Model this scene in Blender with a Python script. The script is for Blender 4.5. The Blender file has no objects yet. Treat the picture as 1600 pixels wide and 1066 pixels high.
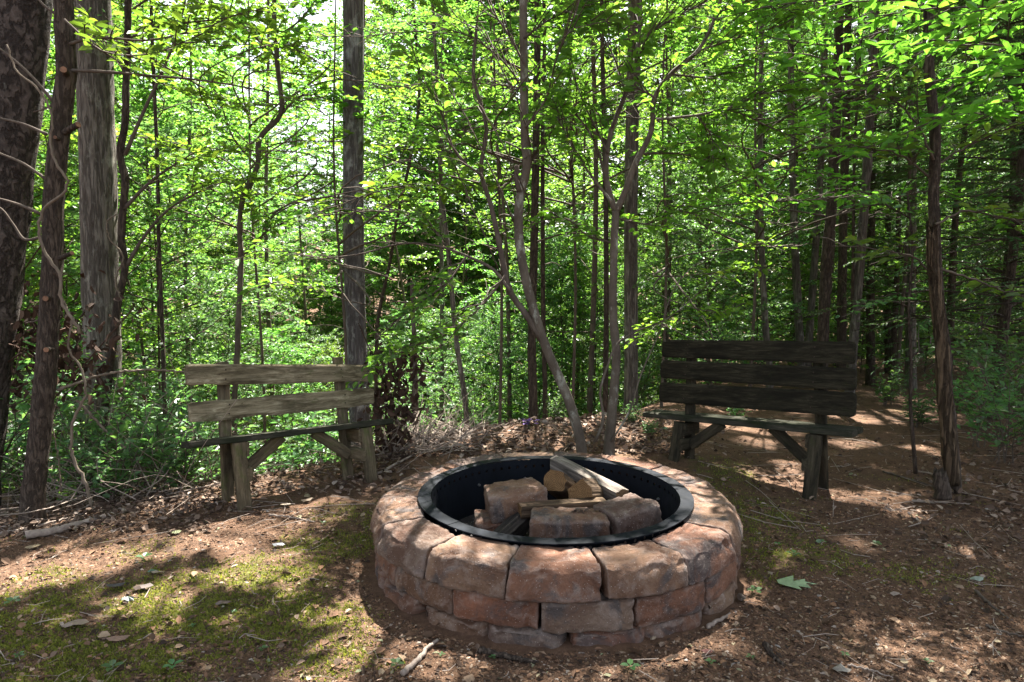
import bpy, math, random
import numpy as np
from mathutils import Vector, Matrix, noise

random.seed(11)
R = np.random.default_rng(11)
sc = bpy.context.scene
COL = sc.collection
rad = math.radians

# ------------------------------------------------------------------ camera
CAM_H, PITCH, FPX = 1.40, rad(5.5), 1067.0
cam_d = bpy.data.cameras.new('camera')
cam_d.lens, cam_d.sensor_width, cam_d.clip_end, cam_d.clip_start = 24.0, 36.0, 600.0, 0.05
cam = bpy.data.objects.new('camera', cam_d)
cam.location = (0, 0, CAM_H)
cam.rotation_euler = (math.pi / 2 - PITCH, 0, 0)
COL.objects.link(cam)
sc.camera = cam

# ------------------------------------------------------------------ light
SUN_AZ, SUN_EL = rad(14), rad(58)
SUN = Vector((math.sin(SUN_AZ) * math.cos(SUN_EL), math.cos(SUN_AZ) * math.cos(SUN_EL), math.sin(SUN_EL)))
w = bpy.data.worlds.new('World'); sc.world = w; w.use_nodes = True
nt = w.node_tree
sky = nt.nodes.new('ShaderNodeTexSky'); sky.sky_type = 'NISHITA'; sky.sun_disc = False
sky.sun_elevation, sky.sun_rotation = SUN_EL, SUN_AZ
sky.air_density, sky.dust_density, sky.ozone_density = 1.0, 3.0, 1.0
bg = nt.nodes['Background']; bg.inputs['Strength'].default_value = 0.06
hsv = nt.nodes.new('ShaderNodeHueSaturation'); hsv.inputs['Saturation'].default_value = 0.45   # hazy white summer sky
nt.links.new(sky.outputs[0], hsv.inputs['Color']); nt.links.new(hsv.outputs[0], bg.inputs[0])
sun_d = bpy.data.lights.new('sun', 'SUN'); sun_d.energy = 5.0; sun_d.angle = rad(0.53); sun_d.color = (1.0, 0.955, 0.88)
sun = bpy.data.objects.new('sun', sun_d); COL.objects.link(sun)
sun.rotation_euler = SUN.to_track_quat('Z', 'Y').to_euler()
sun.location = SUN * 60
sc.view_settings.view_transform = 'Standard'; sc.view_settings.look = 'None'
sc.view_settings.exposure = 3.05; sc.view_settings.gamma = 1.0
cy = sc.cycles
cy.max_bounces, cy.diffuse_bounces, cy.glossy_bounces, cy.transmission_bounces, cy.transparent_max_bounces = 5, 3, 2, 4, 4
cy.caustics_reflective = cy.caustics_refractive = False
cy.use_denoising = True
cy.sample_clamp_indirect = 6.0

# ------------------------------------------------------------------ pixel rays -> places
def ray(px, py):
    u, v = (px - 800.0) / FPX, (533.0 - py) / FPX
    return np.array([u, math.cos(PITCH) + v * math.sin(PITCH), -math.sin(PITCH) + v * math.cos(PITCH)])
O = np.array([0, 0, CAM_H])
def at(px, py, Y):
    d = ray(px, py); return O + d * (Y / d[1])
def gp(px, py, z=0.0):
    d = ray(px, py); return O + d * ((z - CAM_H) / d[2])
def hit(px, py, p0, n):
    d = ray(px, py); return O + d * (np.dot(p0 - O, n) / np.dot(d, n))

# ------------------------------------------------------------------ noise
def _h(ix, iy, s):
    n = (ix.astype(np.int64) * 374761393 + iy.astype(np.int64) * 668265263 + s * 974711) & 0x7fffffff
    n = ((n ^ (n >> 13)) * 1274126177) & 0x7fffffff
    return ((n ^ (n >> 16)) & 0xffff) / 65535.0
def vn(x, y, s=0):
    x = np.asarray(x, float); y = np.asarray(y, float)
    ix, iy = np.floor(x), np.floor(y); fx, fy = x - ix, y - iy
    fx, fy = fx * fx * (3 - 2 * fx), fy * fy * (3 - 2 * fy)
    a, b, c, d = _h(ix, iy, s), _h(ix + 1, iy, s), _h(ix, iy + 1, s), _h(ix + 1, iy + 1, s)
    return (a * (1 - fx) + b * fx) * (1 - fy) + (c * (1 - fx) + d * fx) * fy
def fb(x, y, o=4, s=0):
    x = np.asarray(x, float); y = np.asarray(y, float)
    t, a, n = 0, 0.5, 0
    for i in range(o):
        t = t + a * vn(x * 2 ** i + 17.3 * i, y * 2 ** i - 9.1 * i, s + i); n += a; a *= .5
    return t / n
def fb3(p, sc_=1.0, o=4):
    return noise.fractal(Vector(p) * sc_, 1.0, 2.0, o)

# ------------------------------------------------------------------ mesh helpers
def mk(name, V, faces, mat, attr=None, smooth=False, attrs=None):
    """V (n,3); faces list of int arrays (m,k)."""
    me = bpy.data.meshes.new(name)
    V = np.ascontiguousarray(V, np.float32)
    faces = [np.asarray(f, np.int32) for f in faces if len(f)]
    me.vertices.add(len(V)); me.vertices.foreach_set('co', V.ravel())
    nl = sum(f.size for f in faces); npoly = sum(len(f) for f in faces)
    me.loops.add(nl); me.loops.foreach_set('vertex_index', np.concatenate([f.ravel() for f in faces]))
    me.polygons.add(npoly)
    tot = np.concatenate([np.full(len(f), f.shape[1], np.int32) for f in faces])
    st = np.concatenate([[0], np.cumsum(tot)[:-1]]).astype(np.int32)
    me.polygons.foreach_set('loop_start', st); me.polygons.foreach_set('loop_total', tot)
    me.polygons.foreach_set('use_smooth', np.full(npoly, smooth, bool))
    for an, av in ([('v', attr)] if attr is not None else []) + list((attrs or {}).items()):
        a = me.attributes.new(an, 'FLOAT', 'POINT'); a.data.foreach_set('value', np.ascontiguousarray(av, np.float32))
    me.update(calc_edges=True); me.validate()
    me.materials.append(mat)
    return me
def ob(name, me, parent=None, loc=(0, 0, 0), rz=0.0):
    o = bpy.data.objects.new(name, me); COL.objects.link(o)
    o.location = loc; o.rotation_euler = (0, 0, rz); o.parent = parent
    return o
def tag(o, label=None, cat=None, group=None, kind=None):
    if label: o['label'] = label
    if cat: o['category'] = cat
    if group: o['group'] = group
    if kind: o['kind'] = kind
    return o
def thing(name, label, cat, loc, group=None, rz=0.0):
    return tag(ob(name, None, None, loc, rz), label, cat, group)
def copy_tree(o, loc, rz, scale, label=None, group=None):
    c = o.copy(); COL.objects.link(c); c.location = loc; c.rotation_euler = (0, 0, rz); c.scale = scale
    if label: c['label'] = label
    if group: c['group'] = group
    for ch in PARTS[o.name]:
        d = ch.copy(); COL.objects.link(d); d.parent = c
    return c
PARTS = {}

class MB:
    """collects geometry for one mesh"""
    def __init__(s): s.V, s.F, s.A, s.n = [], {}, [], 0
    def add(s, V, faces, a=0.0):
        V = np.asarray(V, float)
        for f in faces:
            f = np.asarray(f)
            if len(f): s.F.setdefault(f.shape[1], []).append(f + s.n)
        s.V.append(V); s.A.append(np.broadcast_to(np.asarray(a, float), (len(V),))); s.n += len(V)
    def mesh(s, name, mat, base=(0, 0, 0), smooth=False):
        return mk(name, np.concatenate(s.V) - np.asarray(base), [np.concatenate(f) for f in s.F.values()], mat, np.concatenate(s.A), smooth)

def resample(P, n):
    P = np.asarray(P, float)
    seg = np.r_[0, np.cumsum(np.linalg.norm(np.diff(P, axis=0), axis=1))]
    t = np.linspace(0, seg[-1], n)
    # Catmull-Rom style smooth
    if len(P) > 2:
        out = np.empty((n, 3)); m = np.gradient(P, seg, axis=0)
        k = np.clip(np.searchsorted(seg, t, 'right') - 1, 0, len(P) - 2)
        h = (seg[k + 1] - seg[k])[:, None]; u = ((t - seg[k]) / (seg[k + 1] - seg[k]))[:, None]
        out = (2*u**3 - 3*u**2 + 1) * P[k] + (u**3 - 2*u**2 + u) * h * m[k] + (-2*u**3 + 3*u**2) * P[k+1] + (u**3 - u**2) * h * m[k+1]
        return out
    return np.stack([np.interp(t, seg, P[:, i]) for i in range(3)], 1)
def frames(P):
    T = np.gradient(P, axis=0); T /= np.linalg.norm(T, axis=1)[:, None] + 1e-9
    ref = np.array([0.13, -0.99, 0.05]) if abs(T[:, 1].mean()) < .8 else np.array([1., 0.1, 0])
    A = np.cross(T, ref); A /= np.linalg.norm(A, axis=1)[:, None] + 1e-9
    B = np.cross(T, A)
    return T, A, B
def tube_geo(P, rr, sides=6, cap=True, disp=None):
    P = np.asarray(P, float); n = len(P); rr = np.broadcast_to(np.asarray(rr, float), (n,))
    T, A, B = frames(P)
    th = np.linspace(0, 2 * np.pi, sides, endpoint=False)
    r = np.repeat(rr[:, None], sides, 1)
    if disp is not None: r = r + disp(np.repeat(th[None], n, 0), np.repeat(np.linspace(0, 1, n)[:, None], sides, 1), P)
    V = P[:, None] + r[..., None] * (np.cos(th)[None, :, None] * A[:, None] + np.sin(th)[None, :, None] * B[:, None])
    i = np.arange(n - 1)[:, None] * sides; j = np.arange(sides)[None]; jn = (j + 1) % sides
    Q = np.stack([i + j, i + jn, i + sides + jn, i + sides + j], -1).reshape(-1, 4)
    V = V.reshape(-1, 3); F = [Q]
    if cap:
        V = np.vstack([V, P[0] , P[-1]]); c0, c1 = n * sides, n * sides + 1
        jj = np.arange(sides); kk = (jj + 1) % sides
        F.append(np.vstack([np.stack([kk, jj, np.full(sides, c0)], 1), np.stack([(n-1)*sides + jj, (n-1)*sides + kk, np.full(sides, c1)], 1)]))
    return V, F

def unit(a): return a / (np.linalg.norm(a, axis=-1, keepdims=True) + 1e-9)
def leaf_geo(pos, d, nrm, L, W, kind):
    m = len(pos); d = unit(d); s = unit(np.cross(nrm, d)); nn = np.cross(d, s)
    L = np.broadcast_to(np.asarray(L, float), (m,))[:, None]; W = np.broadcast_to(np.asarray(W, float), (m,))[:, None]
    if kind == 2:
        a = pos; c = pos + d * L - nn * .12 * L
        b = pos + d * .45 * L + s * .5 * W + nn * .12 * W; e = pos + d * .45 * L - s * .5 * W + nn * .12 * W
        V = np.stack([a, b, c, e], 1).reshape(-1, 3); i = np.arange(m)[:, None] * 4
        return V, [np.vstack([i + [[0, 2, 1]], i + [[0, 3, 2]]])], 4
    if kind == 4:
        pts = [(0, 0, 0), (1, 0, -.16), (.26, .40, .10), (.66, .42, .04), (.26, -.40, .10), (.66, -.42, .04)]
        V = np.stack([pos + d * x * L + s * y * W + nn * z * L for x, y, z in pts], 1).reshape(-1, 3); i = np.arange(m)[:, None] * 6
        return V, [np.vstack([i + [[0, 4, 5, 1]], i + [[0, 1, 3, 2]]])], 6

HOLES = []     # gaps cut in the canopy to shape the sun patches: (x, y, z, rx, ry)
def cull(p):
    keep = np.ones(len(p), bool)
    for (x, y, z, rx, ry) in HOLES:
        k = (p[:, 2] - z) / SUN.z
        gx, gy = p[:, 0] - k * SUN.x - x, p[:, 1] - k * SUN.y - y
        rr = np.sqrt((gx / rx) ** 2 + (gy / ry) ** 2) * (0.75 + 0.5 * vn(gx * 9 + 50, gy * 9 + 50, 3))
        keep &= ~((rr < 1) & (k > 1.0))
    return keep

class Plant:
    """wood tubes + leaf clouds"""
    def __init__(s): s.wood, s.leaf, s.big = MB(), MB(), []
    def tube(s, P, r0, r1, n=None, sides=6, disp=None, wob=0.0):
        P = resample(P, n or max(4, len(P) * 2))
        if wob: P[1:-1] += R.normal(0, wob, (len(P) - 2, 3))
        rr = r0 + (r1 - r0) * np.linspace(0, 1, len(P)) ** .8
        s.wood.add(*tube_geo(P, rr, sides, True, disp)); return P
    def sprout(s, P, ntw=8, tl=.6, nl=14, LL=.09, t0=.15, kind=2, ww=.55, up=.12, tilt=.42, holes=True, twr=.004, prune=0.0, needle=False, drop=0.0):
        P = resample(P, 24); T = unit(np.gradient(P, axis=0)); UP = np.array([0, 0, 1.])
        n = ntw + 1; i = np.arange(n)
        t = np.minimum(.98, t0 + (1 - t0) * (i + R.random(n)) / ntw); side = np.where(i % 2, 1., -1.); t[-1], side[-1] = 1., 0.
        if prune:
            kp = R.random(n) > prune; t, side = t[kp], side[kp]; n = len(t)
            if not n: return
        k = (t * 23).astype(int); p, d = P[k], T[k]; lat = unit(np.cross(d, UP) + 1e-4)
        td = unit(d * np.where(side == 0, 1, .55)[:, None] + lat * side[:, None] * .85 + UP * (up + R.normal(0, .18, (n, 1))))
        L = (tl * (1.15 - .55 * t) * R.uniform(.6, 1.25, n))[:, None]
        q = p + td * L * .5 + UP * R.normal(0, .03, (n, 1)) * L; e = p + td * L - UP * .12 * L + R.normal(0, .05, (n, 3)) * L
        l2 = unit(np.cross(td, UP) + 1e-4)
        if twr:
            B = np.cross(td, l2); ring = [(l2 * math.cos(a) + B * math.sin(a)) for a in (0, 2.094, 4.189)]
            V = np.stack([c + r * w_ for c, w_ in ((p, twr * 1.3), (q, twr), (e, twr * .4)) for r in ring], 1).reshape(-1, 3)
            b = np.arange(n)[:, None] * 9; F = np.vstack([b + [[o + a, o + (a + 1) % 3, o + 3 + (a + 1) % 3, o + 3 + a]] for o in (0, 3) for a in range(3)])
            s.wood.add(V, [F])
        m = nl; u = np.clip(np.linspace(.12, 1, m)[None] + R.normal(0, .03, (n, m)), 0, 1); u3 = u[..., None]
        c = q * 2 - .5 * (p + e); pos = p[:, None] * (1 - u3) ** 2 + 2 * u3 * (1 - u3) * c[:, None] + e[:, None] * u3 ** 2
        sg = np.where(np.arange(m) % 2, 1., -1.)[None, :, None]
        dd = unit(td[:, None] * .55 + l2[:, None] * sg * .8 - UP * drop + R.normal(0, .10 if needle else .28, (n, m, 3)))
        nn = unit(UP + R.normal(0, .15 if needle else tilt, (n, m, 3)))
        pos = pos + R.normal(0, .004 if needle else .018, (n, m, 3)); sz = LL * R.uniform(.6, 1.2, (n, m)) * (1.05 - .35 * u)
        kp = R.random((n, m)) < .93; pos, dd, nn, sz = pos[kp], dd[kp], nn[kp], sz[kp]
        if holes: kp = cull(pos); pos, dd, nn, sz = pos[kp], dd[kp], nn[kp], sz[kp]
        if not len(pos): return
        V, F, c = leaf_geo(pos, dd, nn, sz, sz * ww, kind)
        s.leaf.add(V, F, np.repeat(R.random(len(pos)), c))

# ------------------------------------------------------------------ materials
def mat(name):
    m = bpy.data.materials.new(name); m.use_nodes = True
    n = m.node_tree.nodes; b = n['Principled BSDF']
    return m, n, m.node_tree.links, b
def ramp(n, stops):
    r = n.new('ShaderNodeValToRGB'); e = r.color_ramp.elements
    while len(e) < len(stops): e.new(.5)
    for x, (p, c) in zip(e, stops): x.position = p; x.color = (*c, 1)
    return r
def noise_n(n, l, vec, scale, detail=5, rough=.6, dist=0.0):
    t = n.new('ShaderNodeTexNoise'); t.inputs['Scale'].default_value = scale; t.inputs['Detail'].default_value = detail
    t.inputs['Roughness'].default_value = rough; t.inputs['Distortion'].default_value = dist
    if vec is not None: l.new(vec, t.inputs['Vector'])
    return t
def mix(n, l, fac, a, b, mode='MIX'):
    x = n.new('ShaderNodeMix'); x.data_type = 'RGBA'; x.blend_type = mode
    for s, v in ((x.inputs[0], fac), (x.inputs[6], a), (x.inputs[7], b)):
        if hasattr(v, 'links'): l.new(v, s)
        elif isinstance(v, (int, float)): s.default_value = v
        else: s.default_value = (*v, 1)
    return x.outputs[2]
def mapr(n, l, v, a, b, c=0., d=1.):
    x = n.new('ShaderNodeMapRange'); l.new(v, x.inputs[0])
    for i, k in enumerate((a, b, c, d)): x.inputs[i + 1].default_value = k
    return x.outputs[0]
def bump(n, l, b, h, st, dist):
    x = n.new('ShaderNodeBump'); x.inputs['Strength'].default_value = st; x.inputs['Distance'].default_value = dist
    l.new(h, x.inputs['Height']); l.new(x.outputs[0], b.inputs['Normal']); return x
def objco(n, l, scale=(1, 1, 1)):
    t = n.new('ShaderNodeTexCoord'); m = n.new('ShaderNodeMapping'); m.inputs['Scale'].default_value = scale
    l.new(t.outputs['Object'], m.inputs['Vector']); return m.outputs[0]
def attr(n, nm):
    a = n.new('ShaderNodeAttribute'); a.attribute_name = nm; return a.outputs['Fac']

def leaf_mat(name, c0, c1, c2, trans, tf=.5, rough=.42, spec=.35):
    m, n, l, b = mat(name)
    r = ramp(n, [(0, c0), (.5, c1), (.93, c1), (1, c2)]); l.new(attr(n, 'v'), r.inputs[0])
    oi = n.new('ShaderNodeObjectInfo')
    hs = n.new('ShaderNodeHueSaturation'); l.new(r.outputs[0], hs.inputs['Color'])
    l.new(mapr(n, l, oi.outputs['Random'], 0, 1, .475, .515), hs.inputs['Hue']); l.new(mapr(n, l, oi.outputs['Random'], 0, 1, .8, 1.2), hs.inputs['Value'])
    l.new(hs.outputs[0], b.inputs['Base Color']); b.inputs['Roughness'].default_value = rough; b.inputs['Specular IOR Level'].default_value = spec
    t = n.new('ShaderNodeBsdfTranslucent'); l.new(mix(n, l, 1.0, hs.outputs[0], trans, 'MULTIPLY'), t.inputs['Color'])
    x = n.new('ShaderNodeMixShader'); x.inputs[0].default_value = tf
    l.new(b.outputs[0], x.inputs[1]); l.new(t.outputs[0], x.inputs[2]); l.new(x.outputs[0], n['Material Output'].inputs[0])
    return m
# translucent colour = leaf colour x trans (transmitted light is yellower and about as strong)
LEAF_B = leaf_mat('leaf_bright', (.05, .125, .03), (.075, .165, .036), (.13, .20, .045), (2.35, 2.25, 1.2), .52)
LEAF_M = leaf_mat('leaf_mid', (.045, .105, .022), (.07, .15, .03), (.13, .20, .035), (2.4, 2.3, 1.0), .5)
LEAF_S = leaf_mat('leaf_shrub', (.05, .12, .05), (.075, .165, .06), (.12, .19, .055), (2.1, 2.1, 1.1), .45, .4, .4)
LEAF_H = leaf_mat('leaf_hemlock', (.032, .075, .030), (.05, .11, .04), (.08, .14, .04), (2.0, 2.1, 1.1), .42, .5)
LEAF_N = leaf_mat('leaf_near', (.06, .15, .025), (.08, .19, .03), (.13, .21, .035), (2.4, 2.3, 1.1), .55)

def bark_mat(name, cols, lichen=None, lam=.5, sx=9., sz=2.2, plates=True, bst=.8, moss=0.0):
    m, n, l, b = mat(name)
    v = objco(n, l, (sx, sx, sz))
    no = noise_n(n, l, v, 1.9, 8, .72, .15)
    h = no.outputs[0]
    if plates:
        v3 = objco(n, l, (sx, sx, sz * .55)); rn = noise_n(n, l, v3, 1.9, 5, .6, .35)
        ab = n.new('ShaderNodeMath'); ab.operation = 'SUBTRACT'; l.new(rn.outputs[0], ab.inputs[0]); ab.inputs[1].default_value = .5
        a2 = n.new('ShaderNodeMath'); a2.operation = 'ABSOLUTE'; l.new(ab.outputs[0], a2.inputs[0]); crack = mapr(n, l, a2.outputs[0], .0, .07)
    r = ramp(n, [(.25, cols[0]), (.5, cols[1]), (.75, cols[2])]); l.new(h, r.inputs[0])
    c = r.outputs[0]
    if plates: c = mix(n, l, crack, mix(n, l, .6, c, cols[0]), c)
    v2 = objco(n, l, (1, 1, .6))
    if lichen:
        ln = noise_n(n, l, v2, 9, 6, .7); lf = mapr(n, l, ln.outputs[0], 1 - lam - .04, 1 - lam + .08)
        c = mix(n, l, lf, c, lichen)
    if moss:
        mn = noise_n(n, l, v2, 5, 5, .7); c = mix(n, l, mapr(n, l, mn.outputs[0], 1 - moss, 1 - moss + .12, 0, .75), c, (.05, .075, .02))
    l.new(c, b.inputs['Base Color']); b.inputs['Roughness'].default_value = .9; b.inputs['Specular IOR Level'].default_value = .15
    if plates:
        mm = n.new('ShaderNodeMath'); mm.operation = 'MULTIPLY_ADD'; l.new(crack, mm.inputs[0]); mm.inputs[1].default_value = .9; l.new(h, mm.inputs[2]); h = mm.outputs[0]
    bump(n, l, b, h, bst, .02)
    return m
BARK_PINE = bark_mat('bark_pine', [(.03, .024, .021), (.085, .068, .058), (.16, .132, .115)], (.19, .19, .16), .30, 10, 9, True, 1.0)
BARK_GREY = bark_mat('bark_grey', [(.06, .05, .042), (.15, .13, .11), (.25, .225, .19)], (.27, .26, .22), .40, 13, 2.4, True, .9, .25)
BARK_LICH = bark_mat('bark_lichen', [(.06, .052, .05), (.13, .12, .115), (.2, .19, .18)], (.31, .32, .30), .45, 16, 3, True, .8)
BARK_SMOO = bark_mat('bark_smooth', [(.05, .038, .03), (.105, .085, .065), (.18, .155, .12)], (.30, .30, .25), .40, 6, 3, False, .35, .3)
BARK_BROWN = bark_mat('bark_brown', [(.032, .024, .019), (.08, .06, .046), (.14, .11, .085)], (.2, .2, .16), .25, 20, 7, True, .8, .2)
BARK_TWIG = bark_mat('bark_twig', [(.05, .038, .03), (.09, .07, .055), (.15, .125, .1)], None, .5, 8, 4, False, .2)
DEADWOOD = bark_mat('dead_twig', [(.13, .10, .08), (.25, .2, .165), (.36, .31, .26)], None, .5, 14, 14, False, .3)
def plain(name, c, rough=.8, spec=.2, metal=0):
    m, n, l, b = mat(name); b.inputs['Base Color'].default_value = (*c, 1); b.inputs['Roughness'].default_value = rough
    b.inputs['Specular IOR Level'].default_value = spec; b.inputs['Metallic'].default_value = metal; return m

def cutwood_mat(name, c0, c1):
    m, n, l, b = mat(name)
    nn = noise_n(n, l, objco(n, l), 40, 5, .7); r = ramp(n, [(.3, c0), (.7, c1)]); l.new(nn.outputs[0], r.inputs[0])
    l.new(r.outputs[0], b.inputs['Base Color']); b.inputs['Roughness'].default_value = .8; bump(n, l, b, nn.outputs[0], .5, .004); return m
CUT = cutwood_mat('cut_wood', (.09, .045, .025), (.26, .13, .07))

def wood_mat(name, c0, c1, c2, grime, gf=.5, sx=3., green=0.0, GREENC=(.07, .085, .025)):
    """weathered plank: grain runs along local X"""
    m, n, l, b = mat(name)
    v = objco(n, l, (sx * 1.8, 38, 38)); no = noise_n(n, l, v, 1.0, 9, .75, 1.0)
    r = ramp(n, [(.33, c0), (.5, c1), (.66, c2)]); l.new(no.outputs[0], r.inputs[0]); c = r.outputs[0]
    v2 = objco(n, l, (3, 12, 12)); n2 = noise_n(n, l, v2, 1.2, 6, .65, .3)
    oi = n.new('ShaderNodeObjectInfo'); ad = n.new('ShaderNodeVectorMath'); ad.operation = 'ADD'
    l.new(v2, ad.inputs[0]); cb = n.new('ShaderNodeCombineXYZ'); mu = n.new('ShaderNodeMath'); mu.operation = 'MULTIPLY'; mu.inputs[1].default_value = 37.
    l.new(oi.outputs['Random'], mu.inputs[0]); l.new(mu.outputs[0], cb.inputs[0]); l.new(mu.outputs[0], cb.inputs[2]); l.new(cb.outputs[0], ad.inputs[1]); l.new(ad.outputs[0], n2.inputs['Vector'])
    c = mix(n, l, mapr(n, l, n2.outputs[0], 1 - gf - .1, 1 - gf + .12, 0, .9), c, grime)
    if green:
        n3 = noise_n(n, l, objco(n, l, (5, 9, 9)), 1.7, 6, .7); c = mix(n, l, mapr(n, l, n3.outputs[0], 1 - green - .05, 1 - green + .12, 0, .8), c, GREENC)
    l.new(c, b.inputs['Base Color']); b.inputs['Roughness'].default_value = .9; b.inputs['Specular IOR Level'].default_value = .06
    bump(n, l, b, no.outputs[0], .9, .008); return m
WOOD_PALE = wood_mat('plank_weathered', (.06, .047, .028), (.22, .182, .115), (.40, .35, .24), (.05, .041, .023), .48, 2.5, .36)
WOOD_LEG = wood_mat('leg_weathered', (.06, .047, .03), (.12, .095, .06), (.18, .145, .095), (.035, .03, .02), .45, 2.5, .42)
WOOD_DARK = wood_mat('plank_dark', (.010, .009, .006), (.026, .023, .015), (.058, .05, .033), (.012, .011, .008), .48, 2.5, .34, (.022, .026, .011))
WOOD_DARKLEG = wood_mat('leg_dark', (.03, .024, .016), (.055, .045, .03), (.085, .07, .046), (.016, .015, .011), .5, 2.5, .38, (.03, .036, .014))
WOOD_SEAT = wood_mat('seat_mossy', (.02, .02, .016), (.04, .037, .028), (.075, .068, .052), (.016, .02, .011), .5, 2.5, .38, (.035, .042, .016))

def stone_mat():
    m, n, l, b = mat('concrete_stone')
    oi = n.new('ShaderNodeObjectInfo')
    r = ramp(n, [(0, (.29, .135, .08)), (.2, (.35, .17, .10)), (.4, (.23, .125, .07)), (.55, (.31, .20, .125)), (.7, (.35, .145, .08)), (.85, (.27, .18, .125)), (1, (.19, .15, .13))])
    r.color_ramp.interpolation = 'LINEAR'; l.new(oi.outputs['Random'], r.inputs[0])
    tc = n.new('ShaderNodeTexCoord'); ad = n.new('ShaderNodeVectorMath'); ad.operation = 'ADD'; l.new(tc.outputs['Object'], ad.inputs[0])
    cb = n.new('ShaderNodeCombineXYZ'); mu = n.new('ShaderNodeMath'); mu.operation = 'MULTIPLY'; mu.inputs[1].default_value = 53.
    l.new(oi.outputs['Random'], mu.inputs[0]); l.new(mu.outputs[0], cb.inputs[0]); l.new(mu.outputs[0], cb.inputs[1]); l.new(cb.outputs[0], ad.inputs[1])
    v = ad.outputs[0]
    big = noise_n(n, l, v, 5, 4, .6, .4); fine = noise_n(n, l, v, 70, 6, .75)
    c = mix(n, l, mapr(n, l, big.outputs[0], .38, .62, 0, .8), r.outputs[0], (.12, .052, .028))
    b2 = noise_n(n, l, v, 4.2, 5, .65, .8); b2.inputs['Vector']
    sh = n.new('ShaderNodeVectorMath'); sh.operation = 'ADD'; sh.inputs[1].default_value = (7, 3, 9); l.new(v, sh.inputs[0]); l.new(sh.outputs[0], b2.inputs['Vector'])
    c = mix(n, l, mapr(n, l, b2.outputs[0], .53, .62, 0, .82), c, (.085, .08, .08))
    b3 = noise_n(n, l, sh.outputs[0], 11, 7, .75, .6)
    c = mix(n, l, mapr(n, l, b3.outputs[0], .50, .68, 0, .62), c, (.46, .36, .30))
    geo = n.new('ShaderNodeNewGeometry'); c = mix(n, l, mapr(n, l, geo.outputs['Pointiness'], .51, .62, 0, .65), c, (.45, .37, .32))
    c = mix(n, l, mapr(n, l, fine.outputs[0], .3, .7, 0, .5), mix(n, l, .5, c, (.03, .02, .018)), c)
    sp = n.new('ShaderNodeTexVoronoi'); sp.inputs['Scale'].default_value = 75; l.new(v, sp.inputs['Vector'])
    c = mix(n, l, mapr(n, l, sp.outputs[0], .11, .16, .55, 0), c, (.46, .40, .36))
    l.new(c, b.inputs['Base Color']); b.inputs['Roughness'].default_value = .88; b.inputs['Specular IOR Level'].default_value = .25
    ma = n.new('ShaderNodeMath'); ma.operation = 'MULTIPLY_ADD'; l.new(fine.outputs[0], ma.inputs[0]); ma.inputs[1].default_value = .55; l.new(b3.outputs[0], ma.inputs[2])
    bump(n, l, b, ma.outputs[0], 1.0, .02); return m
STONE = stone_mat()

def steel_mat():
    m, n, l, b = mat('black_steel')
    v = objco(n, l); no = noise_n(n, l, v, 6, 6, .7, .3)
    r = ramp(n, [(.3, (.005, .006, .008)), (.6, (.008, .010, .014)), (.8, (.02, .021, .025))]); l.new(no.outputs[0], r.inputs[0])
    l.new(r.outputs[0], b.inputs['Base Color']); b.inputs['Metallic'].default_value = 0.0; b.inputs['Specular IOR Level'].default_value = .08
    l.new(mapr(n, l, no.outputs[0], .3, .7, .6, .8), b.inputs['Roughness']); bump(n, l, b, noise_n(n, l, v, 120, 3).outputs[0], .12, .002); return m
STEEL = steel_mat()

def ground_mat():
    m, n, l, b = mat('forest_floor')
    v = objco(n, l)
    a = noise_n(n, l, v, 1.3, 6, .65); c = noise_n(n, l, v, 14, 8, .75); d = noise_n(n, l, v, 90, 5, .8)
    r = ramp(n, [(.3, (.046, .029, .019)), (.5, (.105, .059, .035)), (.72, (.165, .098, .060))]); l.new(c.outputs[0], r.inputs[0])
    col = mix(n, l, mapr(n, l, a.outputs[0], .35, .65, 0, .6), r.outputs[0], (.095, .06, .042))
    col = mix(n, l, mapr(n, l, d.outputs[0], .55, .75, 0, .6), col, (.26, .165, .115))
    col = mix(n, l, mapr(n, l, d.outputs[0], .45, .25, 0, .5), col, (.04, .026, .019))
    ms = attr(n, 'moss'); mn = noise_n(n, l, v, 22, 6, .75)
    mm = n.new('ShaderNodeMath'); mm.operation = 'MULTIPLY'; l.new(ms, mm.inputs[0]); l.new(mapr(n, l, mn.outputs[0], .38, .6), mm.inputs[1])
    gr = ramp(n, [(.3, (.045, .045, .014)), (.6, (.095, .11, .025)), (.8, (.16, .16, .04))]); l.new(d.outputs[0], gr.inputs[0])
    col = mix(n, l, mm.outputs[0], col, gr.outputs[0])
    l.new(col, b.inputs['Base Color']); b.inputs['Roughness'].default_value = .95; b.inputs['Specular IOR Level'].default_value = .1
    ma = n.new('ShaderNodeMath'); ma.operation = 'MULTIPLY_ADD'; l.new(d.outputs[0], ma.inputs[0]); ma.inputs[1].default_value = .4; l.new(c.outputs[0], ma.inputs[2])
    bump(n, l, b, ma.outputs[0], .9, .02); return m
GROUND = ground_mat()
def chips_mat(name, stops, trans=0.0, rough=.85):
    m, n, l, b = mat(name)
    r = ramp(n, stops); l.new(attr(n, 'v'), r.inputs[0])
    no = noise_n(n, l, objco(n, l), 60, 4, .7); c = mix(n, l, mapr(n, l, no.outputs[0], .3, .7, 0, .35), r.outputs[0], (.05, .03, .02))
    l.new(c, b.inputs['Base Color']); b.inputs['Roughness'].default_value = rough; b.inputs['Specular IOR Level'].default_value = .2
    return m
CHIPS = chips_mat('mulch_chips', [(0, (.032, .022, .016)), (.3, (.085, .049, .030)), (.6, (.145, .080, .045)), (.85, (.20, .12, .072)), (.97, (.31, .23, .16)), (1, (.27, .25, .23))])
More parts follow.
